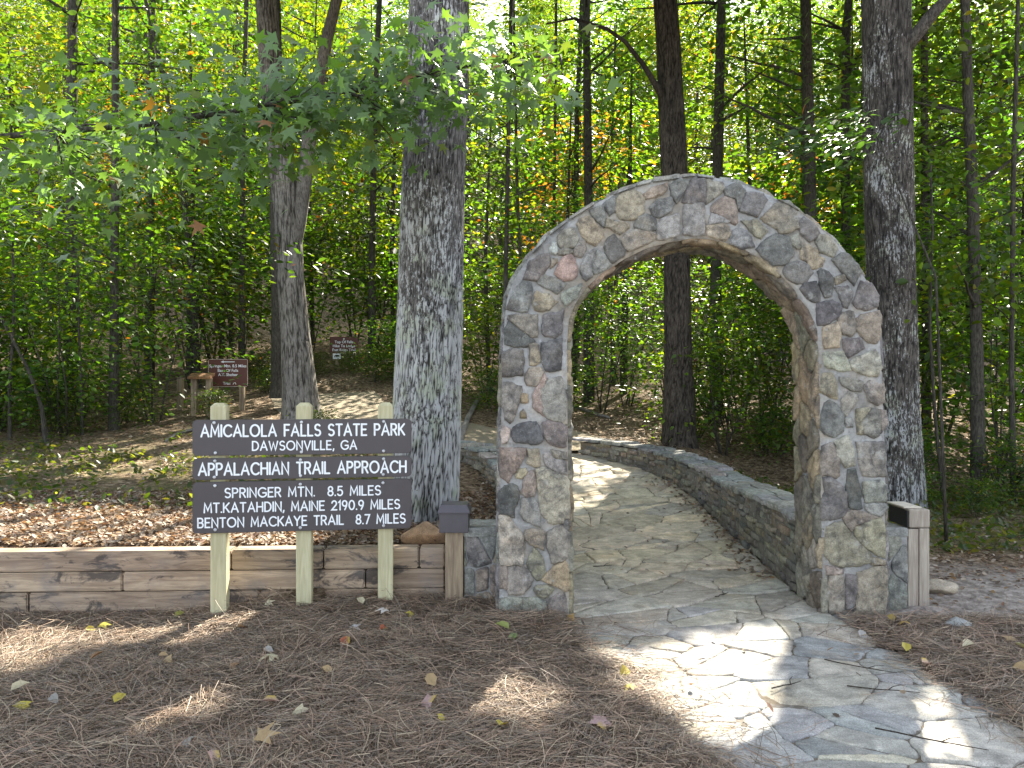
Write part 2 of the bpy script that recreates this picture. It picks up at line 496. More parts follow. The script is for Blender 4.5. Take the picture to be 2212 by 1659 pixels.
def stone(mb, poly, fmap, col, rg, gap=.006, hgt=.014, rough=.006, step=.02, jag=.004, dome=.004, seed=0.0, soft=1):
    """one rough stone on a surface: poly in surface coordinates, fmap(u, v, h) -> 3D"""
    n = len(poly)
    cx = sum(p[0] for p in poly) / n; cy = sum(p[1] for p in poly) / n
    rim = []
    for i in range(n):
        p, q = poly[i], poly[(i + 1) % n]
        l = math.hypot(q[0] - p[0], q[1] - p[1])
        k = max(1, int(l / step))
        for j in range(k):
            u = j / k
            rim.append((p[0] + (q[0] - p[0]) * u, p[1] + (q[1] - p[1]) * u))
    # soften corners
    m = len(rim)
    for _ in range(soft):
        rim = [((rim[i - 1][0] + 2 * rim[i][0] + rim[(i + 1) % m][0]) / 4, (rim[i - 1][1] + 2 * rim[i][1] + rim[(i + 1) % m][1]) / 4) for i in range(m)]
    size = max(.02, sum(math.hypot(x - cx, y - cy) for x, y in rim) / m)
    tu, tv = rg.uniform(-.10, .10), rg.uniform(-.10, .10)
    vs = []
    ag = abs(gap); prof = [(0.0, -.6), (.002, .62), (.35 * ag + .005, 1.0)]
    rings = []
    for inset, hf in prof: rings.append(('in', inset, hf))
    for sc in (.78, .55, .3): rings.append(('sc', sc, 1.0))
    for kind, a, hf in rings:
        for (x, y) in rim:
            dx, dy = x - cx, y - cy; r = math.hypot(dx, dy) + 1e-6
            if kind == 'in': s = max(.3, 1 - (gap * .5 + a) / r)
            else: s = a * max(.3, 1 - (max(gap, 0) * 2) / r)
            px, py = cx + dx * s, cy + dy * s
            if kind == 'in':
                j1 = noise.noise(Vector((px * 45, py * 45, seed))) * jag + noise.noise(Vector((px * 17, py * 17, seed + 4))) * jag * 1.3
                px += dx / r * j1; py += dy / r * j1
            h = hgt * hf
            if hf > 0:
                h += (noise.noise(Vector((px * 14, py * 14, seed + 9))) * rough + noise.noise(Vector((px * 45, py * 45, seed + 2))) * rough * .5) * min(1, hf * hf)
                h += (tu * (px - cx) + tv * (py - cy)) * .35
                rr = math.hypot(px - cx, py - cy) / (size * 1.15)
                h += dome * max(0, 1 - rr * rr)
            vs.append(fmap(px, py, h))
    vs.append(fmap(cx, cy, hgt + dome))
    fs = []
    R_ = len(rings)
    for a in range(R_ - 1):
        for i in range(m):
            i2 = (i + 1) % m
            fs.append((a * m + i, a * m + i2, (a + 1) * m + i2, (a + 1) * m + i))
    for i in range(m): fs.append(((R_ - 1) * m + i, (R_ - 1) * m + (i + 1) % m, R_ * m))
    area = sum(poly[i][0] * poly[(i + 1) % n][1] - poly[(i + 1) % n][0] * poly[i][1] for i in range(n))
    a0, a1, a2 = Vector(fmap(cx, cy, 0)), Vector(fmap(cx + .01, cy, 0)), Vector(fmap(cx, cy + .01, 0))
    nrm = (a1 - a0).cross(a2 - a0); out = Vector(fmap(cx, cy, .01)) - a0
    if area * nrm.dot(out) < 0: fs = [f[::-1] for f in fs]
    mb.add(vs, fs, col)

def vary(c, rg, a=.14, b=.05):
    k = 1 + rg.uniform(-a, a)
    return tuple(min(.8, max(.01, x * k * (1 + rg.uniform(-b, b)))) for x in c)

PAL = dict(g=(.275, .267, .245), d=(.15, .145, .137), t=(.36, .315, .235), y=(.40, .355, .25), p=(.24, .21, .195), r=(.375, .285, .25),
           c=(.44, .405, .335), o=(.36, .285, .19), b=(.305, .28, .23), q=(.215, .205, .19), h=(.33, .315, .28), w=(.5, .5, .47), k=(.31, .27, .215), l=(.39, .325, .265))
# ------------------------------------------------------------------ the stone arch
YAW = 0.0435
def plane_d(X): return 4.74 + YAW * X
def on_plane(px, py):
    k = (px - CX) / F
    X = 4.74 * k / (1 - YAW * k); d = plane_d(X)
    return (X, CAMZ + (CY - py) / F * d)

OUTER = [(1078, 1345), (1079, 1250), (1080, 1100), (1082, 950), (1084, 850), (1086, 760), (1090, 690), (1096, 640), (1112, 600), (1140, 560), (1172, 520),
         (1205, 493), (1240, 468), (1280, 443), (1330, 417), (1385, 398), (1440, 386), (1500, 380), (1545, 384), (1600, 397), (1655, 418), (1705, 443),
         (1752, 476), (1798, 516), (1838, 558), (1868, 598), (1888, 640), (1898, 690), (1902, 760), (1906, 850), (1911, 950), (1912, 1050), (1912, 1150), (1914, 1250), (1915, 1345)]
INNER = [(1229, 1345), (1229, 1250), (1228, 1100), (1227, 1000), (1226, 900), (1225, 800), (1225, 735), (1229, 690), (1243, 655), (1266, 622), (1300, 590), (1342, 563), (1392, 538),
         (1445, 522), (1500, 514), (1545, 518), (1598, 533), (1645, 560), (1688, 594), (1724, 634), (1752, 672), (1766, 712), (1769, 770), (1771, 850), (1772, 950), (1774, 1080),
         (1777, 1200), (1780, 1345)]
outer = [on_plane(*p) for p in OUTER]; inner = [on_plane(*p) for p in INNER]
ARCH_T = 0.40

def resample(pts, step):
    out = [pts[0]]
    for p, q in zip(pts, pts[1:]):
        l = math.hypot(q[0] - p[0], q[1] - p[1]); k = max(1, round(l / step))
        for j in range(1, k + 1): out.append((p[0] + (q[0] - p[0]) * j / k, p[1] + (q[1] - p[1]) * j / k))
    return out

arch = thing("stone_arch", "tall round-topped fieldstone archway with thick pale mortar, standing over the flagstone path", "archway", (1.15, 4.99, 0))
def aloc(p): return (p[0] - 1.15, p[1] - 4.99, p[2])

core = MB()
NR = 120
def even(pts, n):
    L_ = [0]
    for p, q in zip(pts, pts[1:]): L_.append(L_[-1] + math.hypot(q[0] - p[0], q[1] - p[1]))
    res = []
    for i in range(n):
        s_ = L_[-1] * i / (n - 1); j = 0
        while j < len(pts) - 2 and L_[j + 1] < s_: j += 1
        u = (s_ - L_[j]) / max(1e-9, L_[j + 1] - L_[j])
        res.append((pts[j][0] + (pts[j + 1][0] - pts[j][0]) * u, pts[j][1] + (pts[j + 1][1] - pts[j][1]) * u))
    return res
eo, ei = even(outer, NR), even(inner, NR)
NC = 8
cols = []
for i in range(NR):
    row = []
    for j in range(NC + 1):
        u = j / NC
        row.append((eo[i][0] + (ei[i][0] - eo[i][0]) * u, eo[i][1] + (ei[i][1] - eo[i][1]) * u))
    cols.append(row)
vs = []
for side in (0, 1):
    for i in range(NR):
        for j in range(NC + 1):
            X, Z = cols[i][j]
            nz = noise.noise(Vector((X * 9, Z * 9, side * 7.0))) * .006
            vs.append(aloc((X, plane_d(X) + (0 - nz if side == 0 else ARCH_T + nz), Z)))
st_ = NC + 1; fs = []
for i in range(NR - 1):
    for j in range(NC):
        a = i * st_ + j
        fs.append((a, a + st_, a + st_ + 1, a + 1))
        b = a + NR * st_
        fs.append((b, b + 1, b + st_ + 1, b + st_))
    for j, flip in ((0, 1), (NC, 0)):
        a = i * st_ + j; b = a + NR * st_
        fs.append((a, b, b + st_, a + st_) if flip else (a, a + st_, b + st_, b))
core.add(vs, fs)
core.build("mortar_core", M['mortar'], arch, True)

# the stones of the front, each with its outline: crop origin x, y, scale, then colour key and corners
A_ = (1900, 1900, 2.765); B_ = (1900, 1300, 2.765); C_ = (1950, 650, 2.37); D_ = (2600, 650, 2.37); E_ = (3100, 1150, 2.514); F_ = (3100, 1800, 2.552)
ST = [
(A_, 'd', "190,95 240,40 320,15 375,45 395,110 385,190 345,270 350,370 300,360 240,335 190,330"),
(A_, 'h', "425,170 560,170 600,230 625,470 560,450 450,400 425,330"),
(A_, 'c', "580,-139 690,-155 760,-110 900,-70 935,0 940,380 880,385 880,440 770,440 705,425 705,395 640,320 625,200 600,30"),
(A_, 'c', "180,385 220,345 290,370 360,480 440,570 450,660 440,860 425,895 370,880 250,895 190,885 190,600"),
(A_, 't', "445,580 480,520 640,515 665,560 660,730 590,690 520,670 460,620"),
(A_, 'b', "700,540 870,460 935,550 940,700 925,800 860,850 750,870 725,760 700,620"),
(A_, 'o', "655,1055 690,990 900,840 930,900 930,1170 890,1175 800,1110 690,1075"),
(A_, 't', "485,880 510,830 560,720 620,770 660,870 680,960 640,1040 590,1045 540,1000"),
(A_, 'b', "190,910 250,910 260,960 265,1150 190,1140"),
(A_, 'b', "275,930 470,900 520,960 545,1060 450,1200 280,1220"),
(A_, 't', "570,1170 600,1120 700,1115 770,1150 730,1210 680,1250 600,1220"),
(A_, 'h', "195,1260 330,1240 430,1260 600,1250 680,1300 690,1400 700,1490 500,1490 300,1490 190,1480"),
(A_, 'b', "705,1380 740,1270 830,1210 890,1210 910,1300 910,1520 760,1560 710,1470"),
(A_, 'p', "890,440 930,400 940,500 925,540 895,480"),
(B_, 'd', "290,-100 400,10 540,95 560,120 470,180 380,180 245,155 240,20"),
(B_, 'p', "225,240 300,215 430,215 440,300 440,490 220,495 215,350"),
(B_, 'y', "505,145 560,140 610,160 610,260 630,330 570,375 515,375 520,250"),
(B_, 'd', "645,150 760,120 865,100 860,250 850,420 770,440 690,440 655,360 640,250"),
(B_, 'b', "480,470 510,420 620,410 665,460 620,570 580,600 490,595 470,530"),
(B_, 'h', "650,640 710,540 780,520 850,515 880,570 900,700 895,960 860,990 760,970 700,950 660,880 640,760"),
(B_, 'l', "565,690 672,480 695,540 632,640 628,780 690,940 600,880 550,830"),
(B_, 'b', "225,570 300,575 420,620 425,680 400,760 340,960 300,1005 245,960 225,800"),
(B_, 'o', "435,700 485,710 490,775 430,780"),
(B_, 'o', "415,945 420,890 445,865 470,945"),
(B_, 'd', "325,1150 340,1050 440,1015 580,1000 620,1080 655,1200 600,1240 525,1240 490,1215 370,1215"),
(B_, 'p', "660,1020 720,985 850,1010 915,1060 910,1265 750,1255 680,1170"),
(B_, 'c', "205,1040 280,1070 300,1080 270,1220 210,1230"),
(B_, 'k', "195,1285 470,1290 460,1370 380,1500 330,1560 290,1659 200,1590"),
(B_, 't', "485,1290 610,1300 620,1470 560,1480 480,1430 495,1370"),
(B_, 'h', "680,1345 735,1330 775,1400 905,1425 915,1560 830,1550 700,1470 675,1420"),
(B_, 'k', "750,1300 900,1335 915,1405 795,1385"),
(B_, 'y', "360,1570 380,1520 470,1500 470,1560 420,1605 365,1600"),
(B_, 'b', "470,1600 520,1530 560,1540 585,1680 570,1790 490,1810 425,1770"),
(B_, 'b', "640,1570 700,1500 860,1590 915,1600 925,1680 900,1660 700,1560"),
(C_, 'k', "120,1400 390,1400 390,1600 330,1600 230,1520 130,1450"),
(C_, 'q', "450,1400 610,1375 635,1345 615,1560 560,1605 470,1600 440,1540"),
(C_, 'g', "100,1340 180,1180 250,1090 330,1110 345,1160 320,1300 300,1365 180,1360"),
(C_, 'y', "385,1190 400,1180 440,1210 500,1215 530,1250 580,1275 540,1300 500,1350 430,1362 380,1345 360,1290"),
(C_, 'q', "265,1060 330,900 420,840 500,830 505,930 450,1010 395,1080 330,1070"),
(C_, 'g', "400,1080 450,1020 560,1070 640,1110 620,1160 570,1190 500,1160 405,1110"),
(C_, 'r', "560,1010 600,930 640,850 700,830 745,880 755,1030 720,1060 640,1080 600,1050"),
(C_, 't', "520,960 530,880 575,880 580,910"),
(C_, 'h', "625,1200 700,1160 800,1110 805,1140 760,1220 660,1320 640,1280"),
(C_, 'b', "580,730 585,660 640,610 740,590 770,680 740,760 650,780 600,760"),
(C_, 'w', "515,770 530,725 570,730 580,800 560,830 520,810"),
(C_, 'b', "590,800 640,785 720,795 720,820 640,850 600,840"),
(C_, 'b', "730,810 790,720 830,715 838,790 800,850 750,840"),
(C_, 'y', "770,560 790,510 870,480 920,520 935,560 1010,600 1000,660 930,750 870,720 800,640"),
(C_, 'g', "880,430 1005,380 1022,480 1012,585 950,520 900,460"),
(C_, 'q', "1020,370 1095,300 1115,315 1105,420 1065,465 1040,420"),
(C_, 't', "1120,400 1130,320 1200,270 1290,240 1360,280 1385,320 1380,430 1310,500 1270,515 1160,490"),
(C_, 'k', "1030,580 1040,500 1120,520 1240,545 1250,580 1160,645 1100,600"),
(C_, 'd', "1015,770 1060,680 1110,655 1210,800 1200,840 1100,910 1075,900"),
(C_, 'h', "800,980 840,860 920,780 945,790 905,880 895,980 910,1030 850,1080 810,1050"),
(C_, 'g', "905,890 950,800 1030,860 1075,930 1000,990 920,1020 900,960"),
(C_, 'k', "1180,690 1230,640 1310,610 1490,640 1505,680 1400,740 1240,805 1215,780"),
(C_, 'q', "1300,560 1340,490 1410,460 1490,510 1505,600 1440,620 1310,590"),
(C_, 't', "1385,270 1470,220 1600,170 1595,240 1540,280 1430,310 1410,320"),
(C_, 'q', "1440,400 1520,330 1640,305 1670,370 1640,430 1540,490 1480,480"),
(C_, 'h', "1510,570 1540,510 1680,460 1715,500 1700,650 1580,695 1515,690"),
(C_, 'q', "1625,190 1700,150 1810,140 1770,240 1690,360 1650,290"),
(D_, 'q', "250,230 290,140 410,130 415,350 300,355 200,345"),
(D_, 'h', "220,390 240,362 400,362 405,400 405,650 330,655 215,640"),
(D_, 'b', "427,140 570,170 585,230 500,310 430,360"),
(D_, 'k', "480,370 600,300 690,335 700,400 715,530 690,555 640,520 560,470 480,440"),
(D_, 'q', "595,230 700,180 790,240 740,390 720,420 700,330 620,290"),
(D_, 'q', "740,430 800,255 950,275 985,330 900,480 860,460"),
(D_, 'l', "440,570 560,545 630,580 645,650 600,705 450,660"),
(D_, 'h', "478,455 560,485 640,528 600,545 550,535 450,560"),
(D_, 'g', "655,640 700,600 800,620 840,680 870,760 780,775 650,730"),
(D_, 'b', "760,530 900,520 985,610 930,680 880,660 800,570"),
(D_, 'k', "940,500 1080,358 1200,380 1255,440 1275,590 1110,640 1090,600 1000,550"),
(D_, 'q', "1290,550 1340,490 1450,580 1480,640 1390,710 1310,650"),
(D_, 'q', "890,790 1040,660 1090,650 1190,680 1240,820 1170,920 1050,935 960,860"),
(D_, 'b', "1205,680 1280,640 1300,760 1270,780 1230,730"),
(D_, 'y', "1310,870 1310,770 1380,745 1450,790 1460,850 1520,870 1500,940 1400,970 1370,910"),
(D_, 'h', "1450,720 1470,650 1550,660 1650,770 1600,850 1490,810"),
(D_, 'q', "1600,890 1690,830 1760,840 1870,990 1830,1060 1800,1120 1700,1000"),
(D_, 'p', "1150,1000 1170,930 1260,905 1370,940 1420,1010 1350,1090 1260,1105 1190,1070"),
(D_, 'd', "1470,1000 1500,975 1560,1000 1600,1060 1590,1220 1530,1230 1490,1120"),
(D_, 'd', "1310,1160 1340,1110 1450,1090 1480,1260 1440,1285 1370,1240"),
(D_, 'q', "1630,1150 1740,1130 1790,1190 1740,1330 1700,1320 1680,1230"),
(D_, 'p', "1800,1280 1870,1090 1960,1110 2025,1220 2020,1320 1920,1345 1840,1330"),
(D_, 'd', "1460,1300 1600,1265 1685,1330 1670,1400 1560,1480 1470,1490"),
(D_, 't', "1640,1050 1700,1020 1720,1070 1640,1110"),
(D_, 'q', "1100,325 1200,345 1275,420 1215,392"),
(E_, 'b', "545,200 650,200 665,300 660,390 630,435 540,410 500,330 510,260"),
(E_, 'k', "690,270 730,225 900,190 915,250 905,440 880,500 790,490 720,410 685,380"),
(E_, 'l', "350,360 490,305 500,350 520,450 510,540 370,550 350,480"),
(E_, 'q', "550,470 720,460 750,555 680,600 595,650 560,560"),
(E_, 'c', "360,605 540,590 620,770 500,770 375,725"),
(E_, 'c', "620,690 680,650 860,570 900,620 920,740 880,830 790,820 680,780 630,750"),
(E_, 't', "345,815 440,800 470,900 490,1050 420,1030 325,985"),
(E_, 'g', "515,840 600,850 730,880 725,985 640,970 540,920"),
(E_, 'h', "755,940 820,885 920,910 950,930 955,1090 890,1105 810,1070"),
(E_, 'h', "540,1070 600,990 690,1040 640,1130 580,1225 540,1170"),
(E_, 'q', "335,1290 360,1100 420,1080 490,1130 545,1220 550,1370 450,1425 370,1400 330,1360"),
(E_, 'b', "715,1320 770,1200 840,1150 905,1170 920,1300 900,1420 850,1440 760,1400"),
(E_, 't', "682,1165 760,1150 815,1155 750,1210 705,1320 740,1400 690,1395"),
(E_, 'k', "918,1170 970,1180 980,1290 925,1390"),
(E_, 'c', "470,1480 600,1420 650,1560 660,1700 570,1720 500,1620"),
(E_, 'b', "680,1490 935,1490 960,1640 960,1815 740,1815 705,1660"),
(E_, 'h', "570,1250 630,1240 640,1330 590,1330"),
(E_, 'k', "335,1530 440,1490 500,1640 510,1800 480,1830 340,1800"),
(F_, 'q', "350,210 420,200 500,260 580,350 590,500 580,580 470,620 350,630 345,500 375,350"),
(F_, 'd', "605,140 680,130 705,250 745,500 690,525 620,500 595,300"),
(F_, 'h', "760,250 940,240 985,280 990,440 780,445 770,330"),
(F_, 'h', "780,475 960,460 995,500 940,590 850,560 780,530"),
(F_, 'b', "560,620 620,530 760,550 900,605 680,680 640,740"),
(F_, 'k', "390,700 550,650 620,750 830,970 840,1050 700,1080 560,1100 430,1050 385,980"),
(F_, 'y', "680,710 830,630 935,620 975,700 970,1010 900,980 740,870 690,800"),
(F_, 't', "850,1000 975,1040 975,1075 845,1080"),
(F_, 'k', "710,1170 900,1090 980,1100 990,1240 970,1575 700,1580 680,1480"),
(F_, 'l', "420,1200 550,1180 565,1300 555,1540 420,1575 408,1400"),
(F_, 'p', "590,1180 690,1200 690,1330 660,1540 590,1520 575,1300"),
(F_, 'b', "350,1250 395,1190 400,1575 350,1530"),
(F_, 'l', "385,1090 560,1125 550,1165 400,1175"),
]
fmb = MB()
def front(u, v, h): return aloc((u, plane_d(u) - h, v))
for k, (cr, key, s_) in enumerate(ST):
    poly = []
    for tok in s_.split():
        a, b = map(float, tok.split(','))
        poly.append(on_plane((cr[0] + a / cr[2]) * 2212 / 4032, (cr[1] + b / cr[2]) * 2212 / 4032))
    stone(fmb, poly, front, vary(PAL[key], rnd, .10), rnd, -.020, .020, .011, .011, .006, .002, k * 1.7, 0)

# stones of the sides, the soffit, the crown and the back
def strip_map(pts, T0, flip, out):
    L_ = [0.0]
    for p, q in zip(pts, pts[1:]): L_.append(L_[-1] + math.hypot(q[0] - p[0], q[1] - p[1]))
    def f(u, v, h):
        u2 = min(max(u, 0), L_[-1] - 1e-6); j = 0
        while j < len(pts) - 2 and L_[j + 1] < u2: j += 1
        w = (u2 - L_[j]) / max(1e-9, L_[j + 1] - L_[j])
        X = pts[j][0] + (pts[j + 1][0] - pts[j][0]) * w; Z = pts[j][1] + (pts[j + 1][1] - pts[j][1]) * w
        tx, tz = pts[j + 1][0] - pts[j][0], pts[j + 1][1] - pts[j][1]; l = math.hypot(tx, tz)
        nx, nz = -tz / l * out, tx / l * out
        return aloc((X + nx * h, plane_d(X) + v, Z + nz * h))
    return f, L_[-1]
ro, ri = resample(outer, .05), resample(inner, .05)
fo, Lo = strip_map(ro, 0, 0, 1)
fi, Li = strip_map(ri, 0, 0, -1)
for poly in cells(Lo, ARCH_T, .24, .2, rnd):
    stone(fmb, poly, fo, vary(PAL[rnd.choice('ggbqhkt')], rnd), rnd, .012, .016, .010, .03, .006, .008, rnd.random() * 50)
for poly in cells(Li, ARCH_T, .26, .14, rnd):
    stone(fmb, poly, fi, vary(rnd.choice([(.30, .25, .17), (.21, .18, .135), (.34, .27, .18), (.17, .15, .12), (.27, .25, .20)]), rnd), rnd, .014, .024, .014, .025, .008, .008, rnd.random() * 50)
def back(u, v, h): return None
ccol = even(outer, 60); cin = even(inner, 60)
CW = .42
def bmap(u, v, h):
    i = min(58.999, max(0, u / 6.2 * 59)); j = int(i); w = i - j
    o_ = (ccol[j][0] * (1 - w) + ccol[j + 1][0] * w, ccol[j][1] * (1 - w) + ccol[j + 1][1] * w)
    n_ = (cin[j][0] * (1 - w) + cin[j + 1][0] * w, cin[j][1] * (1 - w) + cin[j + 1][1] * w)
    q = v / CW
    X = o_[0] + (n_[0] - o_[0]) * q; Z = o_[1] + (n_[1] - o_[1]) * q
    return aloc((X, plane_d(X) + ARCH_T + h, Z))
for poly in cells(6.2, CW, .2, .17, rnd):
    stone(fmb, poly, bmap, vary(PAL[rnd.choice('gbqhktd')], rnd), rnd, .012, .014, .008, .035, .006, .006, rnd.random() * 50)
fmb.build("facing_stones", M['stone'], arch, True)
# flat coping chips along the crown
chip = MB()
def chip_box(px0, py0, px1, py1, th, dep):
    a = on_plane(px0, py0); b = on_plane(px1, py1)
    n = 7; vs = []; fs = []
    for i in range(n):
        u = i / (n - 1); X = a[0] + (b[0] - a[0]) * u; Z = a[1] + (b[1] - a[1]) * u
        jz = noise.noise(Vector((X * 30, Z * 30, 2))) * .006
        for (yy, zz) in ((-.025, 0), (-.028 + jz, th + jz), (dep, th + jz), (dep, 0)):
            vs.append(aloc((X, plane_d(X) + yy, Z + zz - .004)))
    for i in range(n - 1):
        for k in range(4): fs.append((i * 4 + k, i * 4 + (k + 1) % 4, i * 4 + 4 + (k + 1) % 4, i * 4 + 4 + k))
    fs.append((0, 1, 2, 3)); fs.append(tuple((n - 1) * 4 + k for k in (3, 2, 1, 0)))
    chip.add(vs, fs, vary((.36, .36, .34), rnd, .15))
chip_box(1410, 393, 1466, 385, .026, .3); chip_box(1374, 402, 1405, 394, .02, .25); chip_box(1325, 420, 1372, 403, .014, .25)
chip_box(1230, 474, 1282, 442, .016, .3); chip_box(1188, 506, 1226, 477, .018, .3); chip_box(1150, 546, 1178, 516, .02, .3); chip_box(1474, 383, 1500, 380, .012, .3)
chip_box(1506, 381, 1540, 385, .012, .3)
chip.build("coping_chips", M['stone'], arch)

# ------------------------------------------------------------------ low stub walls beside the pillars
def stub(name, label, x0, x1, y0, y1, zt, polys):
    e = thing(name, label, "stone wall", ((x0 + x1) / 2, (y0 + y1) / 2, 0))
    ox, oy = (x0 + x1) / 2, (y0 + y1) / 2
    b = MB(); b.box(x0 - ox, x1 - ox, y0 - oy, y1 - oy, -.1, zt - .03, bev=.008); b.build("mortar_core", M['mortar'], e)
    s = MB()
    fm = lambda u, v, h: (u - ox, y0 - oy - h, v)
    for key, pl in polys: stone(s, pl, fm, vary(PAL[key], rnd, .08), rnd, .008, .010, .006, .02, .004, .005, rnd.random() * 40)
    s.build("facing_stones", M['stone'], e, True)
    c = MB()
    fm2 = lambda u, v, h: (u - ox, v - oy, zt - .03 + h)
    stone(c, [(x0 - .01, y0 - .025), (x1 + .005, y0 - .02), (x1 + .005, y1), (x0 - .01, y1)], fm2, (.33, .33, .30), rnd, .002, .032, .006, .03, .006, .0, 3.0)
    c.build("top_slab", M['ledge'], e, True)
    return e
def rect_cells(x0, x1, z0, z1, su, sv, keys):
    return [(rnd.choice(keys), [(x0 + p[0], z0 + p[1]) for p in pl]) for pl in cells(x1 - x0, z1 - z0, su, sv, rnd)]
stub("stub_wall", "knee-high stone stub wall between the lamp post and the left arch pillar", -.312, -.085, 5.0, 5.34, .505, rect_cells(-.312, -.085, -.06, .47, .12, .16, 'bbkgt'))
stub("stub_wall", "knee-high stone stub wall on the outer side of the right arch pillar", 2.36, 2.572, 5.0, 5.34, .505, rect_cells(2.36, 2.572, -.06, .47, .15, .2, 'hbglh'))

# ------------------------------------------------------------------ flagstone path
PL = [(1.0, .76), (2.4, .50), (3.3, .40), (4.2, .36), (4.8, .35), (5.3, .34), (6.5, .30), (7.6, .22), (8.5, .02), (9.2, -.22), (9.8, -.6), (10.3, -1.2), (10.9, -2.2)]
PR = [(1.0, 2.45), (2.4, 2.32), (3.12, 2.20), (3.53, 2.13), (4.44, 2.03), (5.2, 1.94), (6.3, 2.0), (7.4, 2.03), (8.6, 2.05), (9.4, 1.95), (10.1, 1.7), (11.0, 1.05), (12.0, -.6)]
PLp = [(x, y) for y, x in PL]; PRp = [(x, y) for y, x in PR]
ePL, ePR = even(PLp, 200), even(PRp, 200)
PLEN = 12.4; PWID = 1.66
def path_xy(u, v):
    i = min(198.999, max(0, u / PLEN * 199)); j = int(i); w = i - j
    a = (ePL[j][0] * (1 - w) + ePL[j + 1][0] * w, ePL[j][1] * (1 - w) + ePL[j + 1][1] * w)
    b = (ePR[j][0] * (1 - w) + ePR[j + 1][0] * w, ePR[j][1] * (1 - w) + ePR[j + 1][1] * w)
    q = v / PWID
    return a[0] + (b[0] - a[0]) * q, a[1] + (b[1] - a[1]) * q
pm = MB(); NU, NV = 120, 10
vs = []
for i in range(NU + 1):
    for j in range(NV + 1):
        x, y = path_xy(PLEN * i / NU, PWID * j / NV)
        vs.append((x, y, z_path(y) + .004))
fs = [(i * (NV + 1) + j, (i + 1) * (NV + 1) + j, (i + 1) * (NV + 1) + j + 1, i * (NV + 1) + j + 1)[::-1] for i in range(NU) for j in range(NV)]
pm.add(vs, fs)
path = pm.build("flagstone_path", M['joint'], None, True)
tag(path, kind="structure")
fl = MB()
def pmap(u, v, h):
    x, y = path_xy(u, v); return (x, y, z_path(y) + .004 + h)
FC = [(.35, .345, .32), (.37, .36, .325), (.41, .38, .315), (.43, .39, .31), (.37, .35, .305), (.32, .32, .305), (.39, .365, .315)]
def split(poly):
    n = len(poly); cx, cy = sum(q[0] for q in poly) / n, sum(q[1] for q in poly) / n
    a = rnd.uniform(0, 3.14); ca, sa = math.cos(a), math.sin(a); c0 = ca * cx + sa * cy + rnd.uniform(-.05, .05)
    return [q for q in (clip(poly, ca, sa, c0), clip(poly, -ca, -sa, -c0)) if len(q) >= 3]
slabs = []
for poly in cells(PLEN, PWID, .33, .44, rnd, .62):
    if rnd.random() < .5:
        for q in split(poly): slabs += split(q) if rnd.random() < .3 else [q]
    else: slabs.append(poly)
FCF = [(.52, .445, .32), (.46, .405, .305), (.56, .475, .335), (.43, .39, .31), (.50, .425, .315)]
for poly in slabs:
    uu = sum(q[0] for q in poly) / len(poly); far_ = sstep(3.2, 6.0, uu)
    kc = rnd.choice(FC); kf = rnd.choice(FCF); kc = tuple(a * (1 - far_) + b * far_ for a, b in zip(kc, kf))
    if len(poly) < 3 or abs(sum(poly[i][0] * poly[(i + 1) % len(poly)][1] - poly[(i + 1) % len(poly)][0] * poly[i][1] for i in range(len(poly)))) < .004: continue
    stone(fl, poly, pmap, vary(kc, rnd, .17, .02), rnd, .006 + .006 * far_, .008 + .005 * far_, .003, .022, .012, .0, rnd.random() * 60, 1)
fobj = fl.build("flagstones", M['flag'], path, True)

# ------------------------------------------------------------------ stacked stone walls beside the path
def block(mb, c, ax, L_, D_w, H_, rg, col):
    """rough flat stone: a grid box with broken edges"""
    tx = Vector((ax[0], ax[1], 0)); ny = Vector((-ax[1], ax[0], 0)); nx_, nyy, nzz = 4, 2, 2
    idx = {}; vs = []; seed = rg.random() * 100
    def g(i, j, k):
        if (i, j, k) in idx: return idx[(i, j, k)]
        u, v, w = i / nx_ - .5, j / nyy - .5, k / nzz - .5
        edge = (abs(u) > .49) + (abs(v) > .49) + (abs(w) > .49)
        s = 1 - .055 * max(0, edge - 1)
        p = Vector(c) + tx * (u * L_ * s) + ny * (v * D_w * s) + Vector((0, 0, w * H_ * s))
        q = p * 11 + Vector((seed, 0, 0))
        p += (tx * noise.noise(q) * .02 + ny * noise.noise(q + Vector((7, 3, 1))) * .024 + Vector((0, 0, noise.noise(q + Vector((1, 9, 4))) * .007)))
        idx[(i, j, k)] = len(vs); vs.append(p); return len(vs) - 1
    fs = []
    for i in range(nx_):
        for j in range(nyy):
            fs.append((g(i, j, 0), g(i, j + 1, 0), g(i + 1, j + 1, 0), g(i + 1, j, 0))); fs.append((g(i, j, nzz), g(i + 1, j, nzz), g(i + 1, j + 1, nzz), g(i, j + 1, nzz)))
        for k in range(nzz):
            fs.append((g(i, 0, k), g(i + 1, 0, k), g(i + 1, 0, k + 1), g(i, 0, k + 1))); fs.append((g(i, nyy, k), g(i, nyy, k + 1), g(i + 1, nyy, k + 1), g(i + 1, nyy, k)))
    for j in range(nyy):
        for k in range(nzz):
            fs.append((g(0, j, k), g(0, j, k + 1), g(0, j + 1, k + 1), g(0, j + 1, k))); fs.append((g(nx_, j, k), g(nx_, j + 1, k), g(nx_, j + 1, k + 1), g(nx_, j, k + 1)))
    mb.add(vs, fs, col)

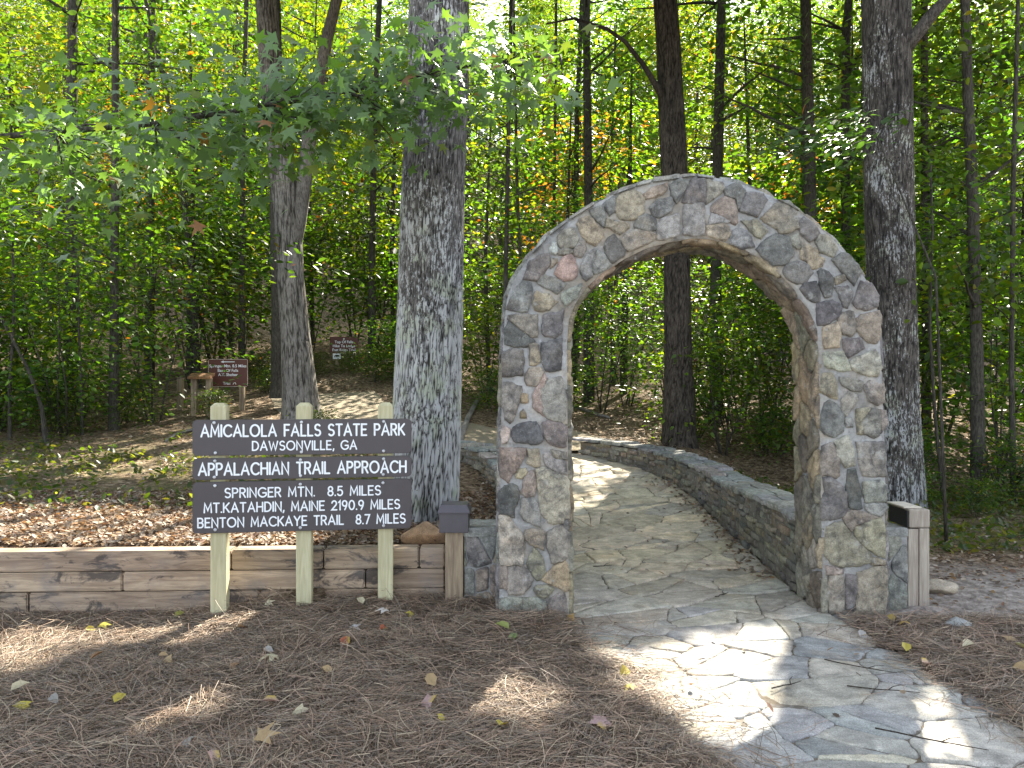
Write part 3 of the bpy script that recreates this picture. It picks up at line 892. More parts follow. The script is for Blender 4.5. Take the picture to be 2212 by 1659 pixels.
def stacked_wall(name, label, line, tops, width):
    e = thing(name, label, "stone wall", (line[0][0], line[0][1], 0))
    off = Vector((line[0][0], line[0][1], 0))
    pts = line; L_ = [0.0]
    for p, q in zip(pts, pts[1:]): L_.append(L_[-1] + math.hypot(q[0] - p[0], q[1] - p[1]))
    def at(s_):
        s_ = min(max(s_, 0), L_[-1] - 1e-6); j = 0
        while j < len(pts) - 2 and L_[j + 1] < s_: j += 1
        w = (s_ - L_[j]) / (L_[j + 1] - L_[j])
        p = (pts[j][0] + (pts[j + 1][0] - pts[j][0]) * w, pts[j][1] + (pts[j + 1][1] - pts[j][1]) * w)
        a = (pts[j + 1][0] - pts[j][0], pts[j + 1][1] - pts[j][1]); l = math.hypot(*a)
        return p, (a[0] / l, a[1] / l), tops[j] + (tops[j + 1] - tops[j]) * w
    body = MB(); cap = MB()
    nb = int(L_[-1] / .25)
    # courses of thin stones
    zrel = -.08
    while zrel < .62:
        hh = rnd.uniform(.035, .075); s_ = rnd.uniform(0, .1)
        while s_ < L_[-1]:
            ll = rnd.uniform(.11, .36)
            p, a, top = at(s_ + ll / 2); base = z_path(p[1])
            if base + zrel + hh < top - .035 and s_ + ll < L_[-1] + .06:
                nrm = (-a[1], a[0])
                for sd in (-1, 1):
                    jit = rnd.uniform(-.022, .018)
                    c = (p[0] + nrm[0] * sd * (width / 4 + jit) - off.x, p[1] + nrm[1] * sd * (width / 4 + jit) - off.y, base + zrel + hh / 2)
                    block(body, c, a, ll - .014, width / 2 - .002, hh - .010, rnd, vary(rnd.choice([(.22, .20, .155), (.18, .17, .14), (.26, .235, .175), (.15, .145, .125), (.23, .19, .13)]), rnd, .22))
            s_ += ll
        zrel += hh
    s_ = 0
    while s_ < L_[-1]:
        ll = rnd.uniform(.22, .5); p, a, top = at(s_ + ll / 2); nrm = (-a[1], a[0])
        w1 = rnd.uniform(.35, .65) * (width + .06)
        for lo, hi in ((0, w1), (w1, width + .06)):
            m_ = (lo + hi) / 2 - (width + .06) / 2
            block(cap, (p[0] + nrm[0] * m_ - off.x, p[1] + nrm[1] * m_ - off.y, top - .018 + rnd.uniform(-.006, .006)), a, ll - .012, hi - lo - .012, rnd.uniform(.03, .055), rnd,
                  vary(rnd.choice([(.27, .27, .25), (.31, .295, .255), (.23, .235, .22)]), rnd, .2))
        s_ += ll
    cm = MB(); vs = []; n_ = 60
    for i in range(n_ + 1):
        p, a, top = at(L_[-1] * i / n_); nrm = (-a[1], a[0]); b_ = z_path(p[1])
        for sd, zz in ((-1, b_ - .1), (-1, top - .05), (1, top - .05), (1, b_ - .1)):
            w2 = width / 2 - .022
            vs.append((p[0] + nrm[0] * sd * w2 - off.x, p[1] + nrm[1] * sd * w2 - off.y, zz))
    fs = []
    for i in range(n_):
        for k in range(3): fs.append((i * 4 + k, i * 4 + k + 1, i * 4 + 5 + k, i * 4 + 4 + k))
    fs += [(0, 1, 2, 3), (n_ * 4 + 3, n_ * 4 + 2, n_ * 4 + 1, n_ * 4)]
    cm.add(vs, fs, (.1, .09, .08))
    cm.build("wall_core", M['joint'], e)
    body.build("stacked_stones", M['ledge'], e)
    cap.build("coping_slabs", M['ledge'], e)
    return e
hw = .16
stacked_wall("path_wall", "long curving dry-stacked stone wall along the right edge of the flagstone path", [(1.94 + hw, 5.22), (2.0 + hw, 6.3), (2.03 + hw, 7.4), (2.06 + hw, 8.6), (1.96 + hw, 9.5), (1.72 + hw, 10.2), (1.40 + .1, 10.75), (1.08, 11.15)],
             [.555, .53, .50, .53, .56, .60, .63, .65], .32)
stacked_wall("path_wall", "short low stacked stone wall seen between the big oak and the left arch pillar", [(p[0], p[1]) for p in LWALL], [.56, .58, .66, .72, .745, .75], .32)
# ------------------------------------------------------------------ timber retaining wall
tw = thing("timber_wall", "low retaining wall of three courses of weathered grey-brown timbers behind the park sign", "timber wall", (-2.4, wall_y(-2.4), 0))
wang = math.atan(.042)
tw.rotation_euler = (0, 0, wang)
def twx(px): # picture x on the wall -> coordinate along it
    k = (px - CX) / F; y0 = 4.95 + 3.3 * .042
    X = k * y0 / (1 - k * .042); return (X + 2.4) / math.cos(wang)
ends = twx(961)
rows = [(.230, .360, [-3.3, twx(499), twx(698), twx(905), ends]), (.100, .224, [-3.3, twx(264), twx(905) - .35, ends]), (-.14, .094, [-3.3, twx(60), twx(560), ends])]
for z0, z1, xsq in rows:
    for a, b in zip(xsq, xsq[1:]):
        mb = MB(); g = rnd.uniform(-.004, .004)
        n = max(4, int((b - a) / .12)); bm = bmesh.new()
        bmesh.ops.create_cube(bm, size=1.0)
        for v in bm.verts:
            v.co = Vector((a + .004 + (v.co.x + .5) * (b - a - .008), (v.co.y + .5) * .14 + g, z0 + (v.co.z + .5) * (z1 - z0)))
        bmesh.ops.bevel(bm, geom=bm.edges[:], offset=.008, segments=2, affect='EDGES')
        mb.bm(bm, vary((1, 1, 1), rnd, .16) if True else 0)
        mb.c = [vary((.78, .78, .78), rnd, .0)] * len(mb.v)
        k = rnd.uniform(.8, 1.15); mb.c = [(k, k * rnd.uniform(.97, 1.02), k)] * len(mb.v)
        mb.build("timber", M['timber'], tw)

# ------------------------------------------------------------------ lamp posts
lp = thing("lamp_post", "short square timber post with a brown metal cap lamp, left of the arch", "lamp post", (-.374, 5.03, 0))
b = MB(); b.box(-.058, .058, -.06, .06, -.12, .49, bev=.006); b.build("post", M['oldpost'], lp)
b = MB(); b.box(-.094, .094, -.094, .094, .487, .612, bev=.004); b.build("lamp_housing", M['lampmetal'], lp)
b = MB()
b.box(-.104, .104, -.104, .104, .6125, .6225, bev=.002)
b.add([(-.104, -.104, .6225), (.104, -.104, .6225), (.104, .104, .6225), (-.104, .104, .6225), (-.085, -.085, .664), (.085, -.085, .664), (.085, .085, .664), (-.085, .085, .664)],
      [(0, 1, 5, 4), (1, 2, 6, 5), (2, 3, 7, 6), (3, 0, 4, 7), (4, 5, 6, 7)])
b.build("lamp_roof", M['lampmetal'], lp)
rp = thing("lamp_post", "short pale timber post capped by a black-sided block, right of the arch", "lamp post", (2.648, 5.06, 0))
b = MB(); b.box(-.072, -.004, -.06, .06, -.1, .50, bev=.008); b.box(.0, .066, -.063, .06, -.1, .505, bev=.008); b.build("post", M['palepost'], rp)
b = MB(); b.box(-.066, .070, -.064, .19, .508, .628, bev=.012); b.build("cap_block", M['palepost'], rp)
b = MB(); b.box(-.079, -.0668, -.058, .185, .512, .618, bev=.002); b.build("side_panel", M['black'], rp)
b = MB(); b.box(-.085, .03, -.03, .20, .630, .640, bev=.002); b.build("top_plate", M['signback'], rp)

# ------------------------------------------------------------------ single-stroke lettering
def arc(cx, cy, rx, ry, a0, a1, n=10):
    return [(cx + rx * math.cos(R(a0 + (a1 - a0) * i / n)), cy + ry * math.sin(R(a0 + (a1 - a0) * i / n))) for i in range(n + 1)]
G = {
 'A': (.78, [[(0, 0), (.39, 1), (.78, 0)], [(.13, .33), (.65, .33)]]),
 'B': (.60, [[(0, 0), (0, 1), (.32, 1)] + arc(.32, .755, .24, .245, 90, -90) + [(0, .51)], [(.32, .51)] + arc(.34, .255, .26, .255, 90, -90) + [(0, 0)]]),
 'C': (.78, [arc(.47, .5, .47, .5, 45, 315, 20)]),
 'D': (.70, [[(0, 0), (0, 1), (.24, 1)] + arc(.24, .5, .46, .5, 90, -90, 16) + [(0, 0)]]),
 'E': (.52, [[(.52, 1), (0, 1), (0, 0), (.52, 0)], [(0, .52), (.44, .52)]]),
 'F': (.50, [[(.50, 1), (0, 1), (0, 0)], [(0, .52), (.42, .52)]]),
 'G': (.86, [arc(.48, .5, .48, .5, 45, 330, 20) + [(.86, .45), (.52, .45)]]),
 'H': (.66, [[(0, 0), (0, 1)], [(.66, 0), (.66, 1)], [(0, .52), (.66, .52)]]),
 'I': (.0, [[(0, 0), (0, 1)]]),
 'K': (.62, [[(0, 0), (0, 1)], [(.60, 1), (0, .38)], [(.18, .56), (.62, 0)]]),
 'L': (.48, [[(0, 1), (0, 0), (.48, 0)]]),
 'M': (.82, [[(0, 0), (0.06, 1), (.41, .22), (.76, 1), (.82, 0)]]),
 'N': (.66, [[(0, 0), (0, 1), (.66, 0), (.66, 1)]]),
 'O': (.96, [arc(.48, .5, .48, .5, 90, 450, 26)]),
 'P': (.56, [[(0, 0), (0, 1), (.30, 1)] + arc(.30, .74, .26, .26, 90, -90) + [(0, .48)]]),
 'R': (.58, [[(0, 0), (0, 1), (.30, 1)] + arc(.30, .74, .26, .26, 90, -90) + [(0, .48)], [(.28, .48), (.58, 0)]]),
 'S': (.58, [arc(.30, .755, .27, .245, 35, 270, 14) + arc(.30, .255, .29, .255, 90, -145, 14)]),
 'T': (.62, [[(0, 1), (.62, 1)], [(.31, 1), (.31, 0)]]),
 'V': (.72, [[(0, 1), (.36, 0), (.72, 1)]]),
 'W': (1.02, [[(0, 1), (.26, 0), (.51, .85), (.76, 0), (1.02, 1)]]),
 'Y': (.68, [[(0, 1), (.34, .48), (.68, 1)], [(.34, .48), (.34, 0)]]),
 '0': (.62, [arc(.31, .5, .31, .5, 90, 450, 22)]),
 '1': (.16, [[(0, .82), (.16, 1), (.16, 0)]]),
 '2': (.56, [arc(.28, .72, .27, .28, 170, -35, 12) + [(0, 0), (.58, 0)]]),
 '5': (.56, [[(.50, 1), (.10, 1), (.05, .56)] + arc(.27, .32, .29, .32, 130, -150, 14)]),
 '7': (.54, [[(0, 1), (.54, 1), (.18, 0)]]),
 '8': (.56, [arc(.28, .755, .23, .245, 270, 630, 18), arc(.28, .255, .28, .255, 90, 450, 18)]),
 '9': (.56, [arc(.28, .70, .27, .30, 0, 360, 18), [(.55, .70), (.50, .40), (.30, 0)]]),
 '.': (.0, [[(0, 0), (0, .03)]]),
 ',': (.06, [[(.06, .06), (.0, -.16)]]),
 '-': (.1, [[(0, .42), (.1, .42)]]),
}
def layout(text, gap=.26, space=.62):
    x = 0; out = []
    for ch in text:
        if ch == ' ': x += space - gap * .0; continue
        w, strokes = G[ch]
        out.append((x, strokes)); x += w + gap
    return out, x - gap
def ribbon(mb, pts, hw_, z, fm):
    pts = [Vector((p[0], p[1])) for p in pts]
    closed = (pts[0] - pts[-1]).length < 1e-6
    if closed: pts = pts[:-1]
    n = len(pts); Lp = []; Rp = []
    for i in range(n):
        if closed: a, c = pts[i - 1], pts[(i + 1) % n]
        else: a, c = pts[max(0, i - 1)], pts[min(n - 1, i + 1)]
        b = pts[i]
        d1 = (b - a).normalized() if (b - a).length > 0 else (c - b).normalized()
        d2 = (c - b).normalized() if (c - b).length > 0 else d1
        n1, n2 = Vector((-d1.y, d1.x)), Vector((-d2.y, d2.x)); m_ = n1 + n2
        m_ = m_.normalized() if m_.length > 1e-4 else n1
        k = hw_ / max(.45, m_.dot(n1))
        Lp.append(b + m_ * k); Rp.append(b - m_ * k)
    vs = []; fs = []
    if closed:
        for l, r in zip(Lp, Rp): vs += [fm(l.x, l.y, z), fm(r.x, r.y, z)]
        for i in range(n):
            j = (i + 1) % n; fs.append((2 * i, 2 * i + 1, 2 * j + 1, 2 * j))
    else:
        d0 = (pts[1] - pts[0]).normalized(); d1 = (pts[-1] - pts[-2]).normalized()
        def cap(c, d, s):
            res = []
            base = math.atan2(d.y, d.x)
            for k in range(1, 6): res.append(c + Vector((math.cos(base + s * (math.pi / 2 - math.pi * k / 6)), math.sin(base + s * (math.pi / 2 - math.pi * k / 6)))) * hw_)
            return res
        loop = Lp + cap(pts[-1], d1, 1) + Rp[::-1] + cap(pts[0], -d0, 1)
        # strip plus two caps, sharing vertices
        for l, r in zip(Lp, Rp): vs += [fm(l.x, l.y, z), fm(r.x, r.y, z)]
        for i in range(n - 1): fs.append((2 * i, 2 * i + 1, 2 * i + 3, 2 * i + 2))
        c1 = cap(pts[-1], d1, 1); b0 = len(vs); vs += [fm(p.x, p.y, z) for p in c1]
        fs.append(tuple([2 * (n - 1) + 1] + [b0 + len(c1) - 1 - k for k in range(len(c1))] + [2 * (n - 1)])[::1])
        c0 = cap(pts[0], -d0, 1); b0 = len(vs); vs += [fm(p.x, p.y, z) for p in c0]
        fs.append(tuple([0] + [b0 + len(c0) - 1 - k for k in range(len(c0))] + [1]))
    mb.add(vs, fs)
def write(mb, text, x0, x1, zmid, cap_h, fm, gap=.26, space=.62, stroke=.062, z0=.0):
    lay, w = layout(text, gap, space)
    sx = (x1 - x0) / w; q = 0
    for ox, strokes in lay:
        for s_ in strokes:
            pts = [(x0 + (ox + p[0]) * sx, zmid + (p[1] - .5) * cap_h) for p in s_]
            ribbon(mb, pts, stroke * cap_h, z0 + (q % 5) * .0004, fm); q += 1

# ------------------------------------------------------------------ the park sign
XL, XR = -1.962, -.640
SL = Vector((XL, 4.72, 0)); SR = Vector((XR, 4.90, 0))
SANG = math.atan2(SR.y - SL.y, SR.x - SL.x); SW = (SR - SL).length
sign = thing("park_sign", "trailhead sign of three dark brown boards with white routed lettering on three new pine posts", "sign", ((XL + XR) / 2, 4.81, 0), SANG)
BT = .03
def board_mesh(w, z0, z1, rad, t):
    pts = []
    for cx, cz, a0 in ((w / 2 - rad, z1 - rad, 0), (-w / 2 + rad, z1 - rad, 90), (-w / 2 + rad, z0 + rad, 180), (w / 2 - rad, z0 + rad, 270)):
        for k in range(7):
            a = R(a0 + 15 * k); pts.append((cx + rad * math.cos(a), cz + rad * math.sin(a)))
    bm = bmesh.new()
    f = bm.faces.new([bm.verts.new((x, 0, z)) for x, z in pts])
    r = bmesh.ops.extrude_face_region(bm, geom=[f])
    bmesh.ops.translate(bm, verts=[g for g in r['geom'] if isinstance(g, bmesh.types.BMVert)], vec=(0, t, 0))
    bmesh.ops.recalc_face_normals(bm, faces=bm.faces[:])
    bmesh.ops.bevel(bm, geom=[e for e in bm.edges if e.calc_face_angle(0) > 1.2], offset=.003, segments=2, affect='EDGES')
    mb = MB(); mb.bm(bm); return mb
postx = []
for px in (476.5, 660, 835.5):
    k = (px - CX) / F; sl = math.tan(SANG)
    X = k * (4.81 + .06 - sl * sign.location.x) / (1 - k * sl)
    postx.append((X - sign.location.x) / math.cos(SANG))
for i, x in enumerate(postx):
    b = MB(); h_, wv = 1.325, .0475
    bm = bmesh.new(); bmesh.ops.create_cube(bm, size=1.0)
    for v in bm.verts: v.co = Vector((x + v.co.x * .095, BT + .001 + (v.co.y + .5) * .092, -.25 + (v.co.z + .5) * (h_ + .25)))
    bm.faces.ensure_lookup_table()
    top = [f for f in bm.faces if f.normal.z > .9][0]
    bmesh.ops.bevel(bm, geom=[e for e in top.edges], offset=.022, segments=1, affect='EDGES')
    bmesh.ops.bevel(bm, geom=[e for e in bm.edges if abs(e.verts[0].co.z - e.verts[1].co.z) > .5], offset=.003, segments=1, affect='EDGES')
    b.bm(bm); b.build("post", M['post'], sign)
boards = [(1.002, 1.222, [("AMICALOLA FALLS STATE PARK", .040, .966, .695, .315), ("DAWSONVILLE, GA", .268, .742, .262, .245)]),
          (.853, .986, [("APPALACHIAN TRAIL APPROACH", .029, .973, .49, .53)]),
          (.524, .839, [("SPRINGER MTN.  8.5 MILES", .145, .853, .783, .178), ("MT.KATAHDIN, MAINE 2190.9 MILES", .053, .943, .497, .178), ("BENTON MACKAYE TRAIL  8.7 MILES", .025, .969, .207, .178)])]
def sfm(x, z, o): return (x, -.0012 - o, z)
for z0, z1, lines in boards:
    bo = board_mesh(SW, z0, z1, .028, BT).build("sign_board", M['board'], sign)
    hgt_ = z1 - z0
    for txt, a, b_, zm, ch in lines:
        let = MB(); write(let, txt, -SW / 2 + SW * a, -SW / 2 + SW * b_, z0 + hgt_ * zm, hgt_ * ch, sfm, .27, .66, .083)
        let.build("lettering", M['white'], bo)
    for x in postx:
        for zz in ((z1 - .017, z0 + .017) if hgt_ < .3 else (z1 - .022, z0 + .022)):
            bb = MB(); n = 10; vs = []; ox = x - .012 + rnd.uniform(-.004, .004)
            for rr, yy in ((.0098, -.0005), (.0098, -.004), (.006, -.0065)):
                vs += [(ox + rr * math.cos(2 * math.pi * k / n), yy - .003, zz + rr * math.sin(2 * math.pi * k / n)) for k in range(n)]
            fs = [(a * n + k, a * n + (k + 1) % n, (a + 1) * n + (k + 1) % n, (a + 1) * n + k) for a in range(2) for k in range(n)] + [tuple(2 * n + k for k in range(n))]
            bb.add(vs, fs); bb.build("bolt", M['bolt'], bo)

# ------------------------------------------------------------------ small trail signs in the wood
def txt_mesh(s_, size, x, z, mat, parent, name="lettering", y=-.004):
    cu = bpy.data.curves.new("lettering", 'FONT'); cu.body = s_; cu.size = size; cu.align_x = 'CENTER'; cu.align_y = 'CENTER'; cu.offset = size * .014
    to = bpy.data.objects.new("tmp", cu); COL.objects.link(to)
    dg = bpy.context.evaluated_depsgraph_get()
    me = bpy.data.meshes.new_from_object(to.evaluated_get(dg))
    bpy.data.objects.remove(to)
    me.materials.clear(); me.materials.append(mat)
    for v in me.vertices: v.co = Vector((v.co.x + x, y, v.co.y + z))
    return me
def join_text(lines, parent, mat):
    mb = MB()
    for s_, size, x, z in lines:
        me = txt_mesh(s_, size, x, z, mat, parent)
        mb.add([v.co for v in me.vertices], [list(p.vertices) for p in me.polygons]); bpy.data.meshes.remove(me)
    return mb
d = 12.8; c = pix(492.5, 805.5, d)
s1 = thing("trail_sign", "small brown trail sign with a white left arrow, in the undergrowth", "sign", (c.x, c.y, height(c.x, c.y)), .02)
zc = c.z - s1.location.z; w_, h_ = 85 / F * d, 60 / F * d
board_mesh(w_, zc - h_ / 2, zc + h_ / 2, .015, .012).build("sign_panel", M['farsign'], s1)
b = MB(); e_ = .007
for (x0, x1, z0, z1) in ((-w_ / 2 + .016, w_ / 2 - .016, zc + h_ / 2 - e_, zc + h_ / 2 - .001), (-w_ / 2 + .016, w_ / 2 - .016, zc - h_ / 2 + .001, zc - h_ / 2 + e_), (-w_ / 2 + .001, -w_ / 2 + e_, zc - h_ / 2 + .016, zc + h_ / 2 - .016), (w_ / 2 - e_, w_ / 2 - .001, zc - h_ / 2 + .016, zc + h_ / 2 - .016)):
    b.box(x0, x1, -.0045, -.0025, z0, z1)
b.build("border", M['signback'], s1)
for ln_ in [("Springer Mtn. 8.5 Miles", .066, 0, zc + .115), ("Base Of Falls", .066, 0, zc + .04), ("A.T. Shelter", .066, .0, zc - .03), ("Trail", .066, -.02, zc - .175)]:
    join_text([ln_], s1, M['white']).build("lettering", M['white'], s1)
mb = MB()
mb.add([(-.12, -.004, zc + .185), (-.07, -.004, zc + .205), (-.07, -.004, zc + .192), (.11, -.004, zc + .192), (.11, -.004, zc + .178), (-.07, -.004, zc + .178), (-.07, -.004, zc + .165)], [(0, 2, 1), (0, 6, 5), (0, 5, 2), (2, 5, 4, 3)])
mb.build("arrow", M['white'], s1)
mb = MB(); mb.tube([(.085, -.004, zc - .19), (.10, -.004, zc - .165), (.12, -.004, zc - .16), (.135, -.004, zc - .19)], .006, 6); mb.build("hiker_symbol", M['white'], s1)
for xx in (-.22, .22):
    b = MB(); b.box(xx - .04, xx + .04, .014, .08, -.3, zc + h_ / 2 - .03, bev=.004); b.build("post", M['oldpost'], s1)
d = 17.5; c = pix(743, 744, d)
s2 = thing("trail_sign", "small dark brown three-line trail sign above a white bear plate, by the sandy trail", "sign", (c.x, c.y, height(c.x, c.y)), -.03)
zc = c.z - s2.location.z; w_, h_ = 62 / F * d, 34 / F * d
board_mesh(w_, zc - h_ / 2, zc + h_ / 2, .012, .012).build("sign_panel", M['farsign'], s2)
for ln_ in [("Top Of Falls", .085, 0, zc + .055), ("Hike To Lodge", .085, 0, zc - .035), ("East Ridge Trail", .085, 0, zc - .125)]:
    join_text([ln_], s2, M['white']).build("lettering", M['white'], s2)
mb = MB()
mb.add([(-.03, -.004, zc + .12), (0, -.004, zc + .15), (.03, -.004, zc + .12), (.01, -.004, zc + .12), (.01, -.004, zc + .105), (-.01, -.004, zc + .105), (-.01, -.004, zc + .12)], [(0, 1, 2), (6, 3, 4, 5)])
mb.build("arrow", M['white'], s2)
b = MB(); b.box(-.255, -.075, -.003, .008, zc - .33, zc - .205, bev=.002); bp = b.build("bear_plate", M['white'], s2)
bm_ = MB()
bear = [(-.06, -.01), (-.055, .012), (-.04, .02), (-.01, .03), (.03, .03), (.055, .018), (.06, -.03), (.045, -.03), (.04, -.005), (.015, -.008), (.012, -.03), (-.005, -.03), (-.012, -.006), (-.03, -.006), (-.034, -.03), (-.05, -.03), (-.046, -.004)]
bm_.add([(-.165 + x, -.0045, zc - .265 + z) for x, z in bear], [(16, 0, 1, 2), (13, 14, 15, 16), (2, 3, 12, 13, 16), (3, 4, 9, 12), (9, 10, 11, 12), (4, 5, 8, 9), (5, 6, 7, 8)])
bm_.build("bear_symbol", M['black'], bp)
b = MB(); b.box(-.21, -.13, .014, .09, -.3, zc + h_ / 2 - .04, bev=.004); b.build("post", M['oldpost'], s2)
b = MB(); b.box(.16, .24, .014, .09, -.3, zc + h_ / 2 - .04, bev=.004); b.build("post", M['oldpost'], s2)

# wooden register stand beside the first trail sign
d = 12.4; c = pix(436, 893, d)
gz = height(c.x, c.y)
rs = thing("register_stand", "rustic wooden frame stand of two posts with cross rails, beside the arrow sign", "wooden stand", (c.x, c.y, gz), .1)
top = (893 - 812) / F * d
for xx in (-.115, .115):
    b = MB(); b.box(xx - .045, xx + .045, -.045, .045, -.3, top, bev=.005); b.build("post", M['oldpost'], rs)
b = MB(); b.box(-.07, .07, -.03, .03, top * .52, top * .52 + .07, bev=.004); b.build("rail", M['oldpost'], rs)
b = MB()
b.add([(-.19, -.12, top - .02), (.17, -.12, top - .02), (.17, .12, top + .04), (-.19, .12, top + .04), (-.19, -.12, top + .02), (.17, -.12, top + .02), (.17, .12, top + .08), (-.19, .12, top + .08)],
      [(3, 2, 1, 0), (4, 5, 6, 7), (0, 1, 5, 4), (1, 2, 6, 5), (2, 3, 7, 6), (3, 0, 4, 7)], (.9, .6, .4))
b.build("sloping_top", M['oldpost'], rs)
c = pix(390, 885, 12.9)
sp = thing("marker_post", "slim square wooden post alone in the undergrowth, left of the register stand", "post", (c.x, c.y, height(c.x, c.y)))
b = MB(); b.box(-.045, .045, -.045, .045, -.25, .55, bev=.005); b.build("post_body", M['oldpost'], sp)

# ------------------------------------------------------------------ rocks
def rock(name, label, loc, sz, col, seed, rz=0):
    bm = bmesh.new(); bmesh.ops.create_icosphere(bm, subdivisions=4, radius=1.0)
    for v in bm.verts:
        p = v.co.copy()
        k = 1 + .28 * noise.noise(p * 1.1 + Vector((seed, 0, 0))) + .10 * noise.noise(p * 3.2 + Vector((seed, 5, 0)))
        # flatten against a few planes so it reads as broken stone
        q = p * k
        for j in range(7):
            nn = Vector((noise.noise(Vector((seed * 3 + j * 7.3, .5, .1))), noise.noise(Vector((seed * 3 + j * 5.1, 2.5, 1.1))), noise.noise(Vector((seed * 3 + j * 3.7, 4.5, 2.1))))).normalized()
            dd = q.dot(nn)
            if dd > .72: q -= nn * (dd - .72) * .85
        v.co = Vector((q.x * sz[0], q.y * sz[1], q.z * sz[2]))
    mb = MB(); mb.bm(bm, col); o = mb.build(name, M['rock'], None, True)
    o.location = loc; o.rotation_euler = (0, 0, rz)
    return tag(o, label, "rock")
rock("rock", "blocky orange-tan boulder on the timber wall edge beside the lamp post", (-.60, 5.32, .40), (.16, .12, .085), (.42, .27, .16), 3.3)
c = pix(2075, 1302, 4.95); rock("rock", "flat pale tan stone half buried in the bare dirt, right edge", (2.95, 5.35, .03), (.13, .10, .05), (.40, .34, .26), 8.1)
rock("rock", "low grey stone on the bare dirt behind the right lamp post", (3.0, 6.0, .06), (.14, .1, .05), (.26, .25, .23), 5.7)
rock("rock", "small grey wedge of stone poking out of the pine straw at right", (2.62, 4.52, .03), (.09, .06, .045), (.33, .33, .31), 6.4)
# ------------------------------------------------------------------ trunks
def trunk_mesh(name, mat, pts, radii, seg=48, rows=120, bark=.010, freq=13.0, vfreq=3.0, flare=.0, limbs=(), lobes=.04):
    """tapered trunk along pts with furrowed bark; limbs: list of (pts, radii)"""
    P = [Vector(p) for p in pts]
    L_ = [0.0]
    for a, b in zip(P, P[1:]): L_.append(L_[-1] + (b - a).length)
    V = []; Cc = []; sd = rnd.random() * 50
    for r in range(rows + 1):
        s_ = L_[-1] * (r / rows) ** 1.15; j = 0
        while j < len(P) - 2 and L_[j + 1] < s_: j += 1
        w = (s_ - L_[j]) / (L_[j + 1] - L_[j]); w2 = w * w * (3 - 2 * w)
        c = P[j].lerp(P[j + 1], w2 * .5 + w * .5); rad = radii[j] + (radii[j + 1] - radii[j]) * w
        rad *= 1 + flare * math.exp(-s_ / .35)
        for k in range(seg):
            th = 2 * math.pi * k / seg; ct, st_ = math.cos(th), math.sin(th)
            lob = 1 + lobes * noise.noise(Vector((ct * 1.2, st_ * 1.2, s_ * .5 + sd))) * 2 + flare * .5 * math.exp(-s_ / .3) * noise.noise(Vector((ct * 2.1, st_ * 2.1, sd)))
            cav = 1.0; dsp = 0.0
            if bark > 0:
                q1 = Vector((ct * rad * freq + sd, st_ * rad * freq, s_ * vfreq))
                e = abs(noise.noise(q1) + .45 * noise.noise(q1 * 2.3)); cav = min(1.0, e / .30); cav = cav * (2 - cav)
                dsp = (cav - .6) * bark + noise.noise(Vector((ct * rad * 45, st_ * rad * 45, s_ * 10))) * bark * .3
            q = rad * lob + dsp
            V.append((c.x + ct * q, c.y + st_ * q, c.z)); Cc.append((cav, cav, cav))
    ii = np.arange((rows + 1) * seg).reshape(rows + 1, seg)
    Fq = np.stack([ii[:-1], np.roll(ii[:-1], -1, 1), np.roll(ii[1:], -1, 1), ii[1:]], -1).reshape(-1, 4)
    Fl = [Fq]
    base = len(V)
    if limbs:
        mb = MB()
        for lp_, lr in limbs: mb.tube(lp_, lr, 7, (.8, .8, .8))
        V += mb.v; Cc += mb.c
        q4 = [f for f in mb.f if len(f) == 4]; q7 = [f for f in mb.f if len(f) == 7]
        Fl.append(np.array(q4) + base)
        if q7: Fl.append(np.array(q7) + base)
    return np_mesh(name, V, Fl, Cc, mat, True)

def limb(p0, ang, length, rise, r0, n=5, wob=.12, droop=0.0):
    p = Vector(p0); d = Vector((math.cos(ang), math.sin(ang), rise)).normalized(); pts = [p.copy()]; rr = [r0]
    for i in range(n):
        d = (d + Vector((rnd.uniform(-wob, wob), rnd.uniform(-wob, wob), rnd.uniform(-wob, wob) * .6 - droop))).normalized()
        p = p + d * (length / n); pts.append(p.copy()); rr.append(max(.004, r0 * (1 - (i + 1) / n * .85)))
    return pts, rr

# ------------------------------------------------------------------ leaves
OVAL_V = np.array([(0, 0, 0), (.28, .24, .04), (.68, .22, .02), (1.0, 0, -.07), (.68, -.22, .02), (.28, -.24, .04)])
OVAL_F = np.array([(0, 1, 2, 3), (0, 3, 4, 5)])
DIA_V = np.array([(0, 0, 0), (.5, .30, .05), (1, 0, -.05), (.5, -.30, .05)])
DIA_F = np.array([(0, 1, 2, 3)])
def star_template(lobes=5, curl=.12):
    v = [(.22, 0, .0)]
    angs = [-118, -60, 0, 60, 118]; lens = [.50, .66, .80, .66, .50]
    out = []
    for i, (a, l) in enumerate(zip(angs, lens)):
        if i == 0: out.append((.0, -.04))
        x, y = .22 + l * math.cos(R(a)), l * math.sin(R(a)); out.append((x, y))
        if i < 4:
            b = (a + angs[i + 1]) / 2; out.append((.22 + .27 * math.cos(R(b)), .27 * math.sin(R(b))))
    out.append((.0, .04))
    for x, y in out: v.append((x, y, -curl * ((x - .22) ** 2 + y * y) * 1.6))
    n = len(out)
    return np.array(v), np.array([(0, 1 + i, 1 + (i + 1) % n) for i in range(n)])
STAR_V, STAR_F = star_template()

